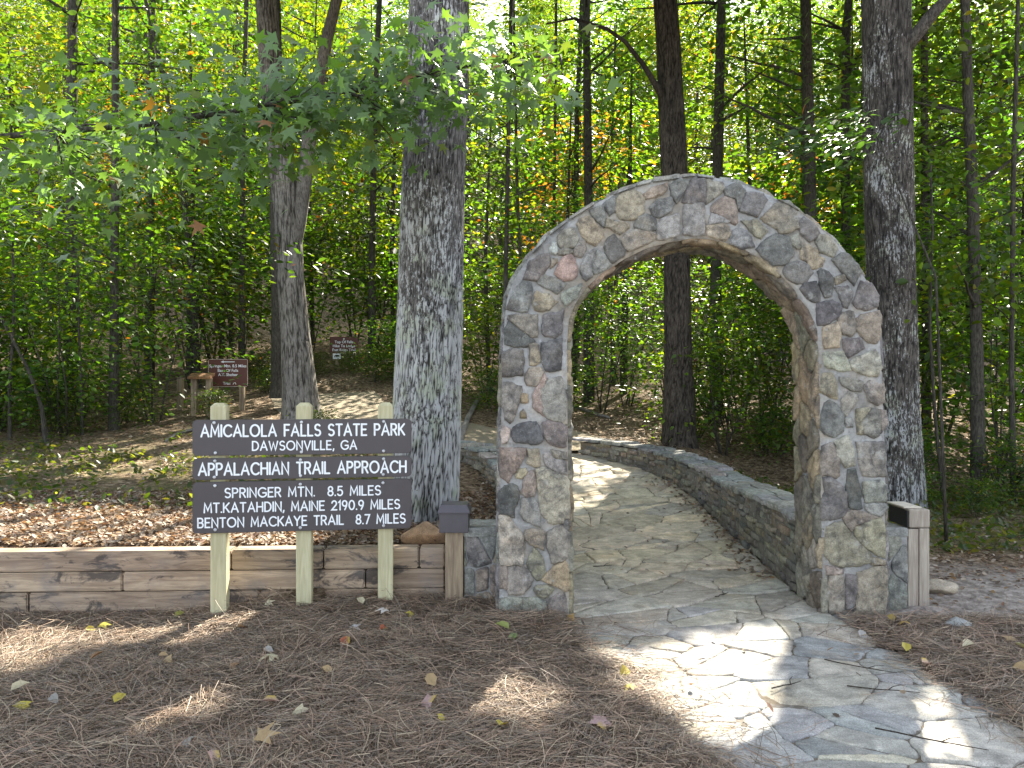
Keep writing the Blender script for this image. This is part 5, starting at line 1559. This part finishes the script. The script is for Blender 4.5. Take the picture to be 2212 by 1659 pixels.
AUT = crown_mesh("crown", [((0, 0, 3.6), (1.7, 1.7, 1.6), 40, 34), ((.3, 0, 5.6), (1.5, 1.5, 1.2), 26, 30)], .15, 610, .35, .5, (2.2, .95, .8), spread=.42)
AUTT = trunk_mesh("trunk", M['barkfar'], [(0, 0, -.3), (.1, 0, 3), (.2, .1, 6.4)], [.1, .08, .03], 10, 20, 0)
put("autumn_tree", (AUTT, AUT), ("trunk", "crown"), 1.75, 21.0, 1.0, .5, "orange and yellow autumn tree glowing in the wood above the left haunch of the arch", "tree", None, z=height(1.75, 21.0) + .9)
put("autumn_tree", (AUTT, AUT), ("trunk", "crown"), 7.2, 19.0, .8, 2.5, "orange autumn tree in the wood above the right haunch of the arch", "tree", None, z=height(7.2, 19.0) + .6)
put("autumn_tree", (AUTT, AUT), ("trunk", "crown"), -9.6, 20.0, .8, 4.0, "orange autumn tree high in the wood at upper left", "tree", None, z=height(-9.6, 20.0) + 1.6)

# ------------------------------------------------------------------ sweetgum limb hanging over the view
sg = thing("sweetgum_branch_tree", "sweetgum whose long limb of star-shaped leaves hangs across the upper left", "tree", (-6.2, 5.6, height(-6.2, 5.6)))
sb = Vector(sg.location)
lm_pts = [Vector((-6.1, 5.6, 2.6)), Vector((-4.6, 5.3, 2.80)), pix(-60, 300, 5.0), pix(120, 285, 4.95), pix(330, 268, 4.9), pix(560, 232, 4.9), pix(760, 196, 4.9), pix(920, 160, 4.9), pix(1080, 130, 4.9), pix(1210, 118, 4.9)]
lm_r = [.07, .04, .020, .018, .016, .014, .012, .010, .007, .004]
twigs = []
P, N, S_, Dd = [], [], [], []
rg = np.random.default_rng(91)
def twig(p0, p1, r0, nl, sp, dens=1.0):
    p0, p1 = Vector(p0), Vector(p1); pts = []; n = 6
    for i in range(n + 1):
        u = i / n; p = p0.lerp(p1, u); p.z += -.05 * math.sin(u * 2.2) + rg.normal() * .012; p.y += rg.normal() * .012; pts.append(p)
    twigs.append((pts, [max(.0022, r0 * (1 - .85 * i / n)) for i in range(n + 1)]))
    for k in range(int(nl)):
        u = rg.random() ** .7; i = min(n - 1, int(u * n)); q = pts[i].lerp(pts[i + 1], u * n - i)
        off = rg.normal(size=3) * np.array((sp, sp * 1.1, sp * .85)); P.append(np.array(q) + off + np.array((0, 0, -.02)))
        N.append(np.array((rg.normal() * .65, -.55 + rg.normal() * .6, .75 + rg.normal() * .4))); Dd.append(np.array((rg.normal() * .8, -.35, -.55 + rg.normal() * .3))); S_.append(.108 * rg.uniform(.62, 1.18))
targets = [  # picture points the twigs reach, leaf number
 ((20, 350), 26), ((70, 395), 20), ((130, 330), 34), ((190, 300), 30), ((215, 380), 34), ((250, 345), 30), ((300, 310), 34), ((360, 355), 26), ((150, 245), 14), ((230, 225), 16), ((330, 235), 24),
 ((400, 290), 38), ((450, 250), 34), ((470, 300), 34), ((520, 270), 38), ((560, 290), 38), ((600, 250), 38), ((630, 215), 34), ((500, 205), 26), ((560, 185), 26), ((650, 180), 36), ((680, 280), 30), ((700, 225), 38), ((735, 250), 36), ((690, 160), 28),
 ((760, 165), 38), ((800, 225), 36), ((820, 195), 36), ((850, 240), 26), ((760, 130), 30), ((830, 150), 36), ((880, 180), 36), ((900, 260), 24), ((920, 215), 30), ((880, 120), 30), ((950, 100), 34), ((940, 165), 34), ((985, 205), 26), ((1000, 140), 34),
 ((600, 130), 16), ((680, 110), 16), ((840, 90), 14), ((40, 420), 14), ((160, 430), 14), ((290, 400), 16), ((520, 345), 12), ((860, 290), 14), ((1050, 110), 30), ((1060, 165), 26), ((1110, 130), 24), ((1130, 95), 20), ((1160, 165), 22), ((1190, 120), 18), ((1220, 160), 16), ((1100, 75), 14), ((740, 305), 14), ((420, 345), 14), ((640, 330), 10),
]
for (px, py), nl in targets:
    d = 4.9 + rg.uniform(-.45, .55); tgt = pix(px, py, d)
    best = min(lm_pts[2:], key=lambda q: (q - tgt).length + (0 if q.x < tgt.x else .6)); twig(best, tgt, .009, nl * 1.2, .20)
trk = trunk_mesh("trunk", M['barkfar'], [(0, 0, -.3), (.05, 0, 2.5), (0, .1, 6), (.1, .2, 10)], [.2, .16, .13, .05], 40, 60, .01, 11, 3, .2,
                 [([q - sb for q in lm_pts], lm_r)])
link(bpy.data.objects.new("trunk", trk), sg)
tb = MB()
for pts, rr in twigs: tb.tube([q - sb for q in pts], rr, 5)
tb.build("twigs", M['barkfar'], sg, True)
P = np.array(P) - np.array(sb); m = len(P)
col = np.array([(.10, .165, .07)]) * rg.uniform(.75, 1.3, (m, 1)); kk = rg.random(m); col[kk < .05] = (.12, .15, .02); col[kk > .985] = (.22, .10, .03)
fo_ = leaf_cloud("foliage", P, np.array(N), np.array(S_), col, M['leafnear'], STAR_V, STAR_F, rg, np.array(Dd))
link(bpy.data.objects.new("foliage", fo_), sg)
cr = crown_mesh("crown", [((0, 0, 8.5), (3, 3, 2), 50, 30)], .13, 92, spread=.45, base=sb); link(bpy.data.objects.new("crown", cr), sg)

# sunlit oak spray in front of the right trunk
os_ = thing("oak_sapling", "thin oak sapling whose glossy spray of leaves catches white sun glints before the right oak", "sapling", (3.9, 6.9, height(3.9, 6.9)))
ob = Vector(os_.location)
tb = MB(); tb.tube([Vector((0, 0, -.1)), Vector((-.05, 0, 1.2)), Vector((-.1, 0, 2.4)), pix(1890, 285, 6.7) - ob], [.016, .013, .010, .007], 6)
P, N, Dd = [], [], []
for (ax, ay), (bx, by), nl in (((1890, 285), (1660, 320), 90), ((1890, 290), (1690, 345), 75), ((1880, 270), (1735, 270), 75), ((1890, 260), (1830, 240), 26), ((1890, 300), (1800, 345), 30), ((1900, 280), (1960, 250), 20)):
    a, b_ = pix(ax, ay, 6.7) - ob, pix(bx, by, 6.55) - ob
    pts = [a.lerp(b_, i / 6) + Vector((0, 0, .05 * math.sin(i / 6 * 3))) for i in range(7)]; tb.tube(pts, [.006 - .0007 * i for i in range(7)], 5)
    for k in range(nl):
        u = rg.random() ** .75; q = a.lerp(b_, u); P.append(np.array(q) + rg.normal(size=3) * np.array((.06, .10, .06)))
        # leaves held so that the light of the sun glances off them
        N.append(np.array((-.33, -.38, .87)) + rg.normal(size=3) * .34); Dd.append(np.array(b_ - a) / (b_ - a).length + rg.normal(size=3) * .4)
tb.build("twigs", M['barkfar'], os_, True)
m = len(P); col = np.array([(.05, .095, .03)]) * rg.uniform(.8, 1.25, (m, 1))
link(bpy.data.objects.new("foliage", leaf_cloud("foliage", np.array(P), np.array(N), .085 * rg.uniform(.7, 1.2, m), col, M['leafnear'], OVAL_V, OVAL_F, rg, np.array(Dd))), os_)

# sprig of leaves before the far signs and the trail
for lab, x, y, s, k in (("small leafy seedling in front of the sandy trail, right of the forked tree", -2.35, 9.6, .36, 3), ("leafy seedling partly covering the arrow sign", -4.75, 12.1, .33, 3),
                        ("leafy seedling at the foot of the dark slim trunk at left", -6.3, 10.6, .42, 3), ("low seedling right of the far sign by the trail", -2.7, 16.8, .8, 3)):
    put("seedling", UNDER[k], ("stem", "foliage"), x, y, s, rnd.uniform(0, 6.28), lab, "seedling", None)

# ------------------------------------------------------------------ sandy trail
tl = [(1.2, 12.6), (.2, 12.0), (-.9, 11.9), (-2.0, 12.2), (-2.9, 12.9), (-3.3, 13.7), (-3.5, 14.3)]
mb = MB(); vs = []; e_ = even(tl, 50)
for i, (x, y) in enumerate(e_):
    a = e_[max(0, i - 1)]; b_ = e_[min(49, i + 1)]; tx, ty = b_[0] - a[0], b_[1] - a[1]; l = math.hypot(tx, ty); nx, ny = -ty / l, tx / l
    for j in range(9):
        w = (j / 8 - .5) * (1.9 + .3 * noise.noise(Vector((x * 2, y * 2, j))))
        X, Y = x + nx * w, y + ny * w; vs.append((X, Y, height(X, Y) + .035 - .05 * abs(j / 8 - .5) ** 2 * 2))
fs = [(i * 9 + j, i * 9 + j + 1, (i + 1) * 9 + j + 1, (i + 1) * 9 + j) for i in range(49) for j in range(8)]
mb.add(vs, fs)
t = NT("trail_sand"); o = t.mapping()
c = t.mix(t.noise(o, 4, 6, .6), (.20, .165, .12), (.34, .29, .21)); c = t.mix(.6, c, t.ramp(t.noise(o, 50, 4, .6), [(.3, .7), (.7, 1.25)]), 'MULTIPLY'); t.bump(t.noise(o, 40, 5, .6), .6, .02)
M['trail'] = t.done(c, .95, .15)
tag(mb.build("trail", M['trail'], None, True), kind="structure")

# ------------------------------------------------------------------ leaf litter, ground cover, pine straw
rg = np.random.default_rng(55)
def scatter(n, x0, x1, y0, y1, ok):
    x = rg.uniform(x0, x1, n); y = rg.uniform(y0, y1, n)
    k = np.array([ok(a, b) for a, b in zip(x, y)]); return x[k], y[k]
LITC = np.array([(.23, .16, .10), (.30, .22, .145), (.16, .11, .07), (.37, .29, .20), (.23, .13, .08), (.30, .19, .09), (.12, .085, .06), (.42, .34, .26)])
def not_built(x, y):
    if x < .1 and y < wall_y(x) + .17: return False
    if -.13 < x < 2.42 and y < 5.5: return False
    if y < 11.5 and x > lwall_x(min(y, 9.2)) - .2:
        if 5 <= y <= 8.7: return x > 2.42
        if y < 10: return x > 2.4
        return x > 2.3 or y > 12
    return True
px_, py_ = [], []
for n, a in ((42000, (-5.5, .1, 5.1, 7.2)), (9000, (-9, 0, 7, 12)), (5000, (2.4, 8, 5.6, 9)), (4500, (-.3, .2, 5.2, 9)), (500, (2.75, 6, 4.9, 6.4)), (8000, (0, 9, 9, 15)), (3000, (-10, 0, 12, 18))):
    x, y = scatter(n, *a, not_built)
    if a[2] == 7:
        k = rg.random(len(x)) < .45; x, y = x[k], y[k]
    px_.append(x); py_.append(y)
# along the foot of the curving wall and stray ones on the path
n = 380; yy = rg.uniform(5.6, 9.6, n); px_.append(np.interp(yy, [5.2, 6.3, 7.4, 8.6, 9.5], [1.94, 2.0, 2.03, 2.05, 1.95]) - np.abs(rg.normal(size=n)) * .11 - .02); py_.append(yy)
n = 90; px_.append(rg.uniform(.4, 1.9, n)); py_.append(rg.uniform(3.2, 10, n))
X, Y = np.concatenate(px_), np.concatenate(py_); m = len(X)
def on_path(x, y): return .25 < x < 2.06 and y < 10.4
Z = np.array([(z_path(b) + .014 if on_path(a, b) else height(a, b)) for a, b in zip(X, Y)]) + rg.uniform(.004, .02, m)
Nn = np.stack([rg.normal(size=m) * .4, rg.normal(size=m) * .4, np.ones(m)], 1)
litter = link(bpy.data.objects.new("leaf_litter", leaf_cloud("leaf_litter", np.stack([X, Y, Z], 1), Nn, .040 * rg.uniform(.5, 1.45, m), LITC[rg.integers(0, 8, m)] * np.array((1.02, 1.06, 1.12)) * rg.uniform(.7, 1.2, (m, 1)), M['litterleaf'], OVAL_V, OVAL_F, rg)))
tag(litter, kind="stuff")

# low green ground cover
def gok(x, y):
    q = noise.noise(Vector((x * .9, y * .9, 5))) + .6 * noise.noise(Vector((x * 2.3, y * 2.3, 9)))
    if x < 0: return 6.4 < y < 11.0 and q > -.28 + (.5 if y > 9.4 else 0) and x < -.9
    return x > 2.55 and 6.5 < y < 10 and q > -.35
gx_, gy_ = scatter(8000, -8.5, -.8, 6.2, 11, gok); hx, hy = scatter(9000, 2.5, 8.5, 6.4, 10, gok)
X, Y = np.concatenate([gx_, hx]), np.concatenate([gy_, hy]); m = len(X); Z = np.array([height(a, b) for a, b in zip(X, Y)]) + rg.random(m) ** 2 * .12 + .01
cg = np.array([(.055, .085, .02), (.04, .075, .02), (.09, .105, .03), (.12, .11, .05)])[rg.integers(0, 4, m)] * rg.uniform(.7, 1.2, (m, 1))
tag(link(bpy.data.objects.new("ground_cover", leaf_cloud("ground_cover", np.stack([X, Y, Z], 1), np.stack([rg.normal(size=m) * .8, rg.normal(size=m) * .8, np.ones(m)], 1), .07 * rg.uniform(.5, 1.3, m), cg, M['leaf'], OVAL_V, OVAL_F, rg))), kind="stuff")

def straw_h(x, y):
    """height of the pine straw bed"""
    h = .012 + .034 * (noise.noise(Vector((x * 1.6, y * 2.2, 1.7))) + .45) + .016 * noise.noise(Vector((x * 6, y * 6, 4)))
    if x < .4:
        w = wall_y(x) - .02 if x < -.1 else 4.72
        h += .055 * sstep(1.0, .0, w - y) if False else .045 * (1 - sstep(.0, .7, w - y)) * sstep(-2.5, -1.6, x)
    h -= .06 * (1 - sstep(-2.2, -1.0, x)) * sstep(3.2, 4.6, y) + .03 * sstep(4.2, 4.9, y) * (x < .4)
    return max(-.045, h)
def left_edge(y): return np.interp(y, [1.8, 2.9, 3.25, 3.55, 3.75, 4.1, 4.4, 4.8], [.86, .76, .68, .70, .62, .46, .36, .34])
def right_edge(y): return np.interp(y, [1.8, 3.1, 3.53, 3.93, 4.44, 4.9], [2.22, 2.12, 2.04, 2.0, 1.98, 1.98])
def fade(x, y):
    if x < 1.3:
        top = wall_y(x) - .01 if x < -.09 else 4.71
        if y > top: return 0.0
        e = left_edge(y) + .10 * noise.noise(Vector((x * 4, y * 4, 2)))
        return (1 - sstep(e - .20, e + .12, x)) * .86 + .14 * (1 - sstep(e, e + .55, x))
    e = right_edge(y) + .06 * noise.noise(Vector((x * 5, y * 5, 2)))
    top = 4.70 + .05 * noise.noise(Vector((x * 3, 0, 0))) if x > 2.0 else 4.6
    return (sstep(e - .04, e + .16, x) * .92 + .08 * sstep(e - .35, e, x)) * (1 - sstep(top - .15, top + .12, y))
# the bed under the needles
bed = MB(); sx_ = np.arange(-4.6, 6.4, .06); sy_ = np.arange(1.7, 5.1, .06); idn = {}
for j, y in enumerate(sy_):
    for i, x in enumerate(sx_):
        f = fade(x, y); idn[(i, j)] = len(bed.v)
        bed.v.append((float(x), float(y), float((straw_h(x, y) - .006) * (f if f > .05 else 0) + (.002 if f > .05 else -.05)))); bed.c.append((.07, .05, .038))
for j in range(len(sy_) - 1):
    for i in range(len(sx_) - 1):
        if max(fade(sx_[i], sy_[j]), fade(sx_[i + 1], sy_[j + 1])) > .6: bed.f.append((idn[i, j], idn[i + 1, j], idn[i + 1, j + 1], idn[i, j + 1]))
NEE = 215000
x = np.concatenate([rg.uniform(-4.5, 1.3, int(NEE * .72)), rg.uniform(1.6, 5.0, int(NEE * .28))]); y = np.where(rg.random(NEE) < .5, rg.uniform(1.9, 5.06, NEE), rg.uniform(2.6, 4.95, NEE))
f = np.array([fade(a, b) for a, b in zip(x, y)]); k = rg.random(NEE) < f * .97 + .0; x, y, f = x[k], y[k], f[k]; m = len(x)
z = np.array([straw_h(a, b) for a, b in zip(x, y)]) * np.maximum(f, .12)
flow = np.array([noise.noise(Vector((a * 1.3, b * 1.3, 7))) * 3.2 + noise.noise(Vector((a * 5, b * 5, 3))) * 1.6 for a, b in zip(x, y)])
ang = flow + rg.normal(size=m) * .75 + (rg.random(m) < .5) * math.pi
ln = rg.uniform(.09, .21, m); cur = rg.normal(size=m) * .55; tilt = np.abs(rg.normal(size=m)) * .12 * (rg.random(m) < .8) + (rg.random(m) < .03) * rg.uniform(.3, .8, m)
hw_ = rg.uniform(.0008, .0014, m)
rows = []
NP = 5
for i in range(NP):
    u = i / (NP - 1) - .5
    a2 = ang + cur * u * 1.6
    cx_ = x + np.cos(ang) * ln * u - np.sin(ang) * cur * ln * (u * u - .08) * .8
    cy_ = y + np.sin(ang) * ln * u + np.cos(ang) * cur * ln * (u * u - .08) * .8
    czz = z + .004 + ln * (u + .35) * tilt - np.maximum(0, u) ** 2 * ln * tilt * .7 + rg.uniform(-.003, .009, m) * (i == 0) 
    rows.append((cx_, cy_, czz, a2))
lift = rg.random(m) ** 1.6 * .019
V = np.zeros((m, NP * 2, 3))
roll = rg.uniform(-.9, .9, m)
for i, (a, b, c_, a2) in enumerate(rows):
    ox, oy = -np.sin(a2) * hw_, np.cos(a2) * hw_
    V[:, 2 * i] = np.stack([a + ox, b + oy, c_ + lift + hw_ * roll], 1); V[:, 2 * i + 1] = np.stack([a - ox, b - oy, c_ + lift - hw_ * roll], 1)
q = np.array([(2 * i, 2 * i + 1, 2 * i + 3, 2 * i + 2) for i in range(NP - 1)])
Fc = (q[None] + (np.arange(m) * NP * 2)[:, None, None]).reshape(-1, 4)
pal = np.array([(.28, .172, .115), (.34, .222, .152), (.17, .12, .083), (.36, .27, .18), (.23, .17, .125), (.29, .195, .128), (.14, .102, .078)])
nc = pal[rg.integers(0, len(pal), m)] * np.array((1.06, 1.13, 1.15)) * rg.uniform(.6, 1.25, (m, 1))
Vb = np.array(bed.v); nb = len(Vb)
used = np.array(bed.f)
straw = np_mesh("pine_straw", np.concatenate([Vb, V.reshape(-1, 3)]), np.concatenate([used, Fc + nb]), np.concatenate([np.array(bed.c), np.repeat(nc, NP * 2, axis=0)]), M['needle'])
tag(link(bpy.data.objects.new("pine_straw", straw)), kind="stuff")

# ------------------------------------------------------------------ fallen leaves one can point at
STV, STF = star_template(5, .55)
YEL, PAL_, TAN, RED, PNK, GRN, BRN, GRY = (.50, .42, .07), (.58, .52, .34), (.42, .30, .15), (.42, .13, .06), (.45, .31, .28), (.22, .30, .10), (.26, .15, .07), (.36, .34, .30)
FL = [(22, 1503, PAL_, .09, "pale green leaf lying flat at the left edge of the pine straw", 0), (46, 1524, YEL, .10, "bright yellow star leaf at the lower left, just right of the pale green leaf", 1), (110, 1512, GRY, .07, "grey-blue leaf beside the bright yellow star leaf at lower left", 0),
 (246, 1529, YEL, .08, "folded yellow leaf alone in front of the left sunlit streak", 0), (218, 1361, YEL, .08, "yellow-green star leaf near the timber wall, left of the sign posts", 1), (183, 1366, YEL, .06, "small olive-yellow leaf left of the yellow-green star leaf by the wall", 0), (378, 1340, (.34, .34, .08), .08, "olive-green leaf close to the wall, left of the first sign post", 0),
 (575, 1306, PAL_, .07, "pale cream star leaf between the first and second sign posts", 1), (600, 1423, PAL_, .12, "large pale tan leaf in the middle of the pine straw, below the sign", 1), (570, 1409, GRY, .06, "small whitish leaf just behind the large pale tan leaf", 0), (369, 1428, TAN, .09, "curled tan star leaf left of the large pale tan leaf", 1), (342, 1424, TAN, .05, "small tan leaf beside the curled tan star leaf", 0),
 (194, 1434, BRN, .07, "orange-brown leaf in the left middle of the pine straw", 0), (502, 1440, BRN, .08, "brown star leaf left of and below the large pale tan leaf", 1), (512, 1363, BRN, .07, "reddish-brown leaf below the space between the first two posts", 0), (745, 1383, RED, .09, "red and orange leaf below the right sign post", 0), (696, 1449, TAN, .07, "small brown-tan leaf right of the large pale tan leaf", 0),
 (784, 1312, PAL_, .08, "cream leaf at the foot of the right sign post", 0), (834, 1326, (.55, .54, .5), .09, "white curled leaf right of the right sign post", 1), (886, 1326, YEL, .09, "vivid yellow star leaf below the lamp post", 1), (764, 1356, (.55, .53, .5), .09, "pale grey-white star leaf below and left of the white curled leaf", 1), (834, 1363, RED, .07, "small orange-red leaf below the white curled leaf", 0),
 (1100, 1367, (.30, .34, .10), .10, "green and yellow leaf in front of the left arch pillar", 0), (1116, 1376, GRN, .07, "plain green leaf touching the green and yellow leaf", 0), (1240, 1338, (.42, .28, .10), .09, "orange-tan leaf at the inner foot of the left arch pillar", 1), (940, 1492, TAN, .09, "tan leaf left of the round sunlit patch of straw", 0), (932, 1527, PNK, .11, "pinkish-white star leaf below the tan leaf and left of the sunlit patch", 1),
 (945, 1553, YEL, .05, "small yellow leaf below the pinkish-white star leaf", 0), (1078, 1578, YEL, .08, "yellow leaf just below the round sunlit patch of straw", 0), (1290, 1575, PNK, .11, "pink and yellow leaf near the path edge at the bottom", 1), (1352, 1449, YEL, .09, "yellow leaf on the straw tongue by the flagstones", 0), (1366, 1486, YEL, .07, "yellow star leaf on the straw tongue, nearer the viewer", 1),
 (562, 1612, TAN, .10, "large tan star leaf at the bottom of the pine straw", 1), (412, 1606, GRY, .11, "grey star leaf at the bottom, left of the large tan star leaf", 1), (456, 1632, PNK, .07, "small pinkish leaf at the bottom below the grey star leaf", 0), (640, 1540, PAL_, .09, "pale yellow star leaf in the lower middle of the straw", 1), (565, 1524, PNK, .08, "pinkish tan leaf at the right end of the left sunlit streak", 0),
 (1932, 1349, (.36, .27, .08), .07, "yellow-brown leaf at the front foot of the right arch pillar", 0), (1954, 1351, (.48, .34, .08), .08, "orange-yellow leaf right of the yellow-brown leaf at the right pillar", 1), (1958, 1416, YEL, .08, "yellow leaf on the edge of the right-hand straw by the path", 0), (1858, 1368, (.5, .48, .45), .08, "whitish folded leaf on the path edge below the right pillar", 0),
 (2186, 1382, TAN, .11, "tan curled leaf at the right edge of the right-hand straw", 1), (2192, 1396, (.42, .42, .2), .11, "long pale green leaf under the tan curled leaf at right", 0), (2102, 1396, PAL_, .08, "pale leaf in the middle of the right-hand straw", 0), (1992, 1440, PNK, .08, "pinkish-brown leaf at the right edge of the flagstones", 0), (2196, 1440, TAN, .10, "orange-tan leaf low on the right-hand straw", 1)]
for i, (px, py, c_, s, lab, st) in enumerate(FL):
    x_, y_ = gpix(px, py, .0); d = CAMZ * F / (py - CY)
    for _ in range(3):
        X0, Y0 = (px - CX) / F * d, d; zz = straw_h(X0, Y0) * fade(X0, Y0) + .022; d = (CAMZ - zz) * F / (py - CY)
    X0, Y0 = (px - CX) / F * d, d
    rgl = np.random.default_rng(700 + i)
    tv, tf = (STV, STF) if st else (OVAL_V * np.array((1, 1.25, 3.2)), OVAL_F)
    n_ = np.array([(rgl.normal() * .35, -.35 + rgl.normal() * .3, 1.0)])
    me = leaf_cloud("fallen_leaf", np.zeros((1, 3)), n_, np.array([s * .95]), np.array([c_]), M['litterleaf'], tv, tf, rgl)
    if c_ in (RED, PNK):
        a_ = me.attributes["Col"]
        for q_ in (1, 2): a_.data[q_].color = (.48, .36, .06, 1)
    o = link(bpy.data.objects.new("fallen_leaf", me)); o.location = (X0, Y0, zz + .022)
    tag(o, lab, "leaf", "fallen leaves on the pine straw")

# sticks on the ground
for lab, pts, r_ in (("pale broken branch lying on the leaf litter left of the park sign", [(360, 955), (385, 938), (420, 930), (470, 928)], .022), ("thin dark stick lying behind the boulder and lamp post", [(880, 1142), (905, 1132), (930, 1132), (960, 1122)], .010), ("fallen log on the forest floor seen between the big oak and the arch", [(985, 842), (1010, 836), (1045, 836), (1075, 840)], .05), ("fallen branch on the shady ground seen through the arch, at its left", [(1228, 880), (1255, 885), (1290, 898), (1318, 905)], .035)):
    q = []
    for px, py in pts:
        d = 8.0
        for _ in range(30):
            X0 = (px - CX) / F * d; d = .7 * d + .3 * (CAMZ - height(X0, d)) * F / max(14, py - CY)
            d = min(d, 17)
        X0 = (px - CX) / F * d; q.append(Vector((X0, d, height(X0, d) + r_ * .8)))
    b = MB(); b0 = q[0]; b.tube([p - b0 for p in q], [r_, r_ * .95, r_ * .85, r_ * .6], 8)
    o = b.build("fallen_branch", M['barkgrey'], None, True); o.location = b0; tag(o, lab, "branch")

# thin twigs dropped on the flagstones
for lab, (px, py), a, l in (("thin dark twig on the flagstones near the right straw edge, in front of the arch", (1858, 1450), -.6, .34), ("forked dark twig lying across the flagstones at lower right", (1905, 1500), -.25, .30), ("short dark twig on the flagstones between the two arch pillars", (1560, 1292), .7, .16),
                            ("small dark twig near the left edge of the path, behind the left arch pillar", (1300, 1230), .2, .14), ("curved twig on the flagstones at the bottom right corner", (2010, 1610), -.5, .40), ("small twig in the sunlit patch of the flagstones", (1700, 1490), .5, .2)):
    d = CAMZ * F / (py - CY); x0, y0 = (px - CX) / F * d, d
    b = MB(); q = []
    for i in range(6):
        u = i / 5 - .5; q.append(Vector((math.cos(a) * l * u + .02 * noise.noise(Vector((i * 1.3, px, 0))), math.sin(a) * l * u + .02 * noise.noise(Vector((i * 1.7, py, 3))), .006 + .008 * abs(u))))
    b.tube(q, [.0036, .0034, .003, .0028, .0022, .0014], 5)
    b.tube([q[3], q[3] + Vector((.04 * math.cos(a + .8), .04 * math.sin(a + .8), .008)), q[3] + Vector((.08 * math.cos(a + .6), .08 * math.sin(a + .6), .012))], [.0024, .002, .001], 5)
    o = b.build("twig", M['barkarch'], None, True); o.location = (x0, y0, z_path(y0) + .016); tag(o, lab, "twig")
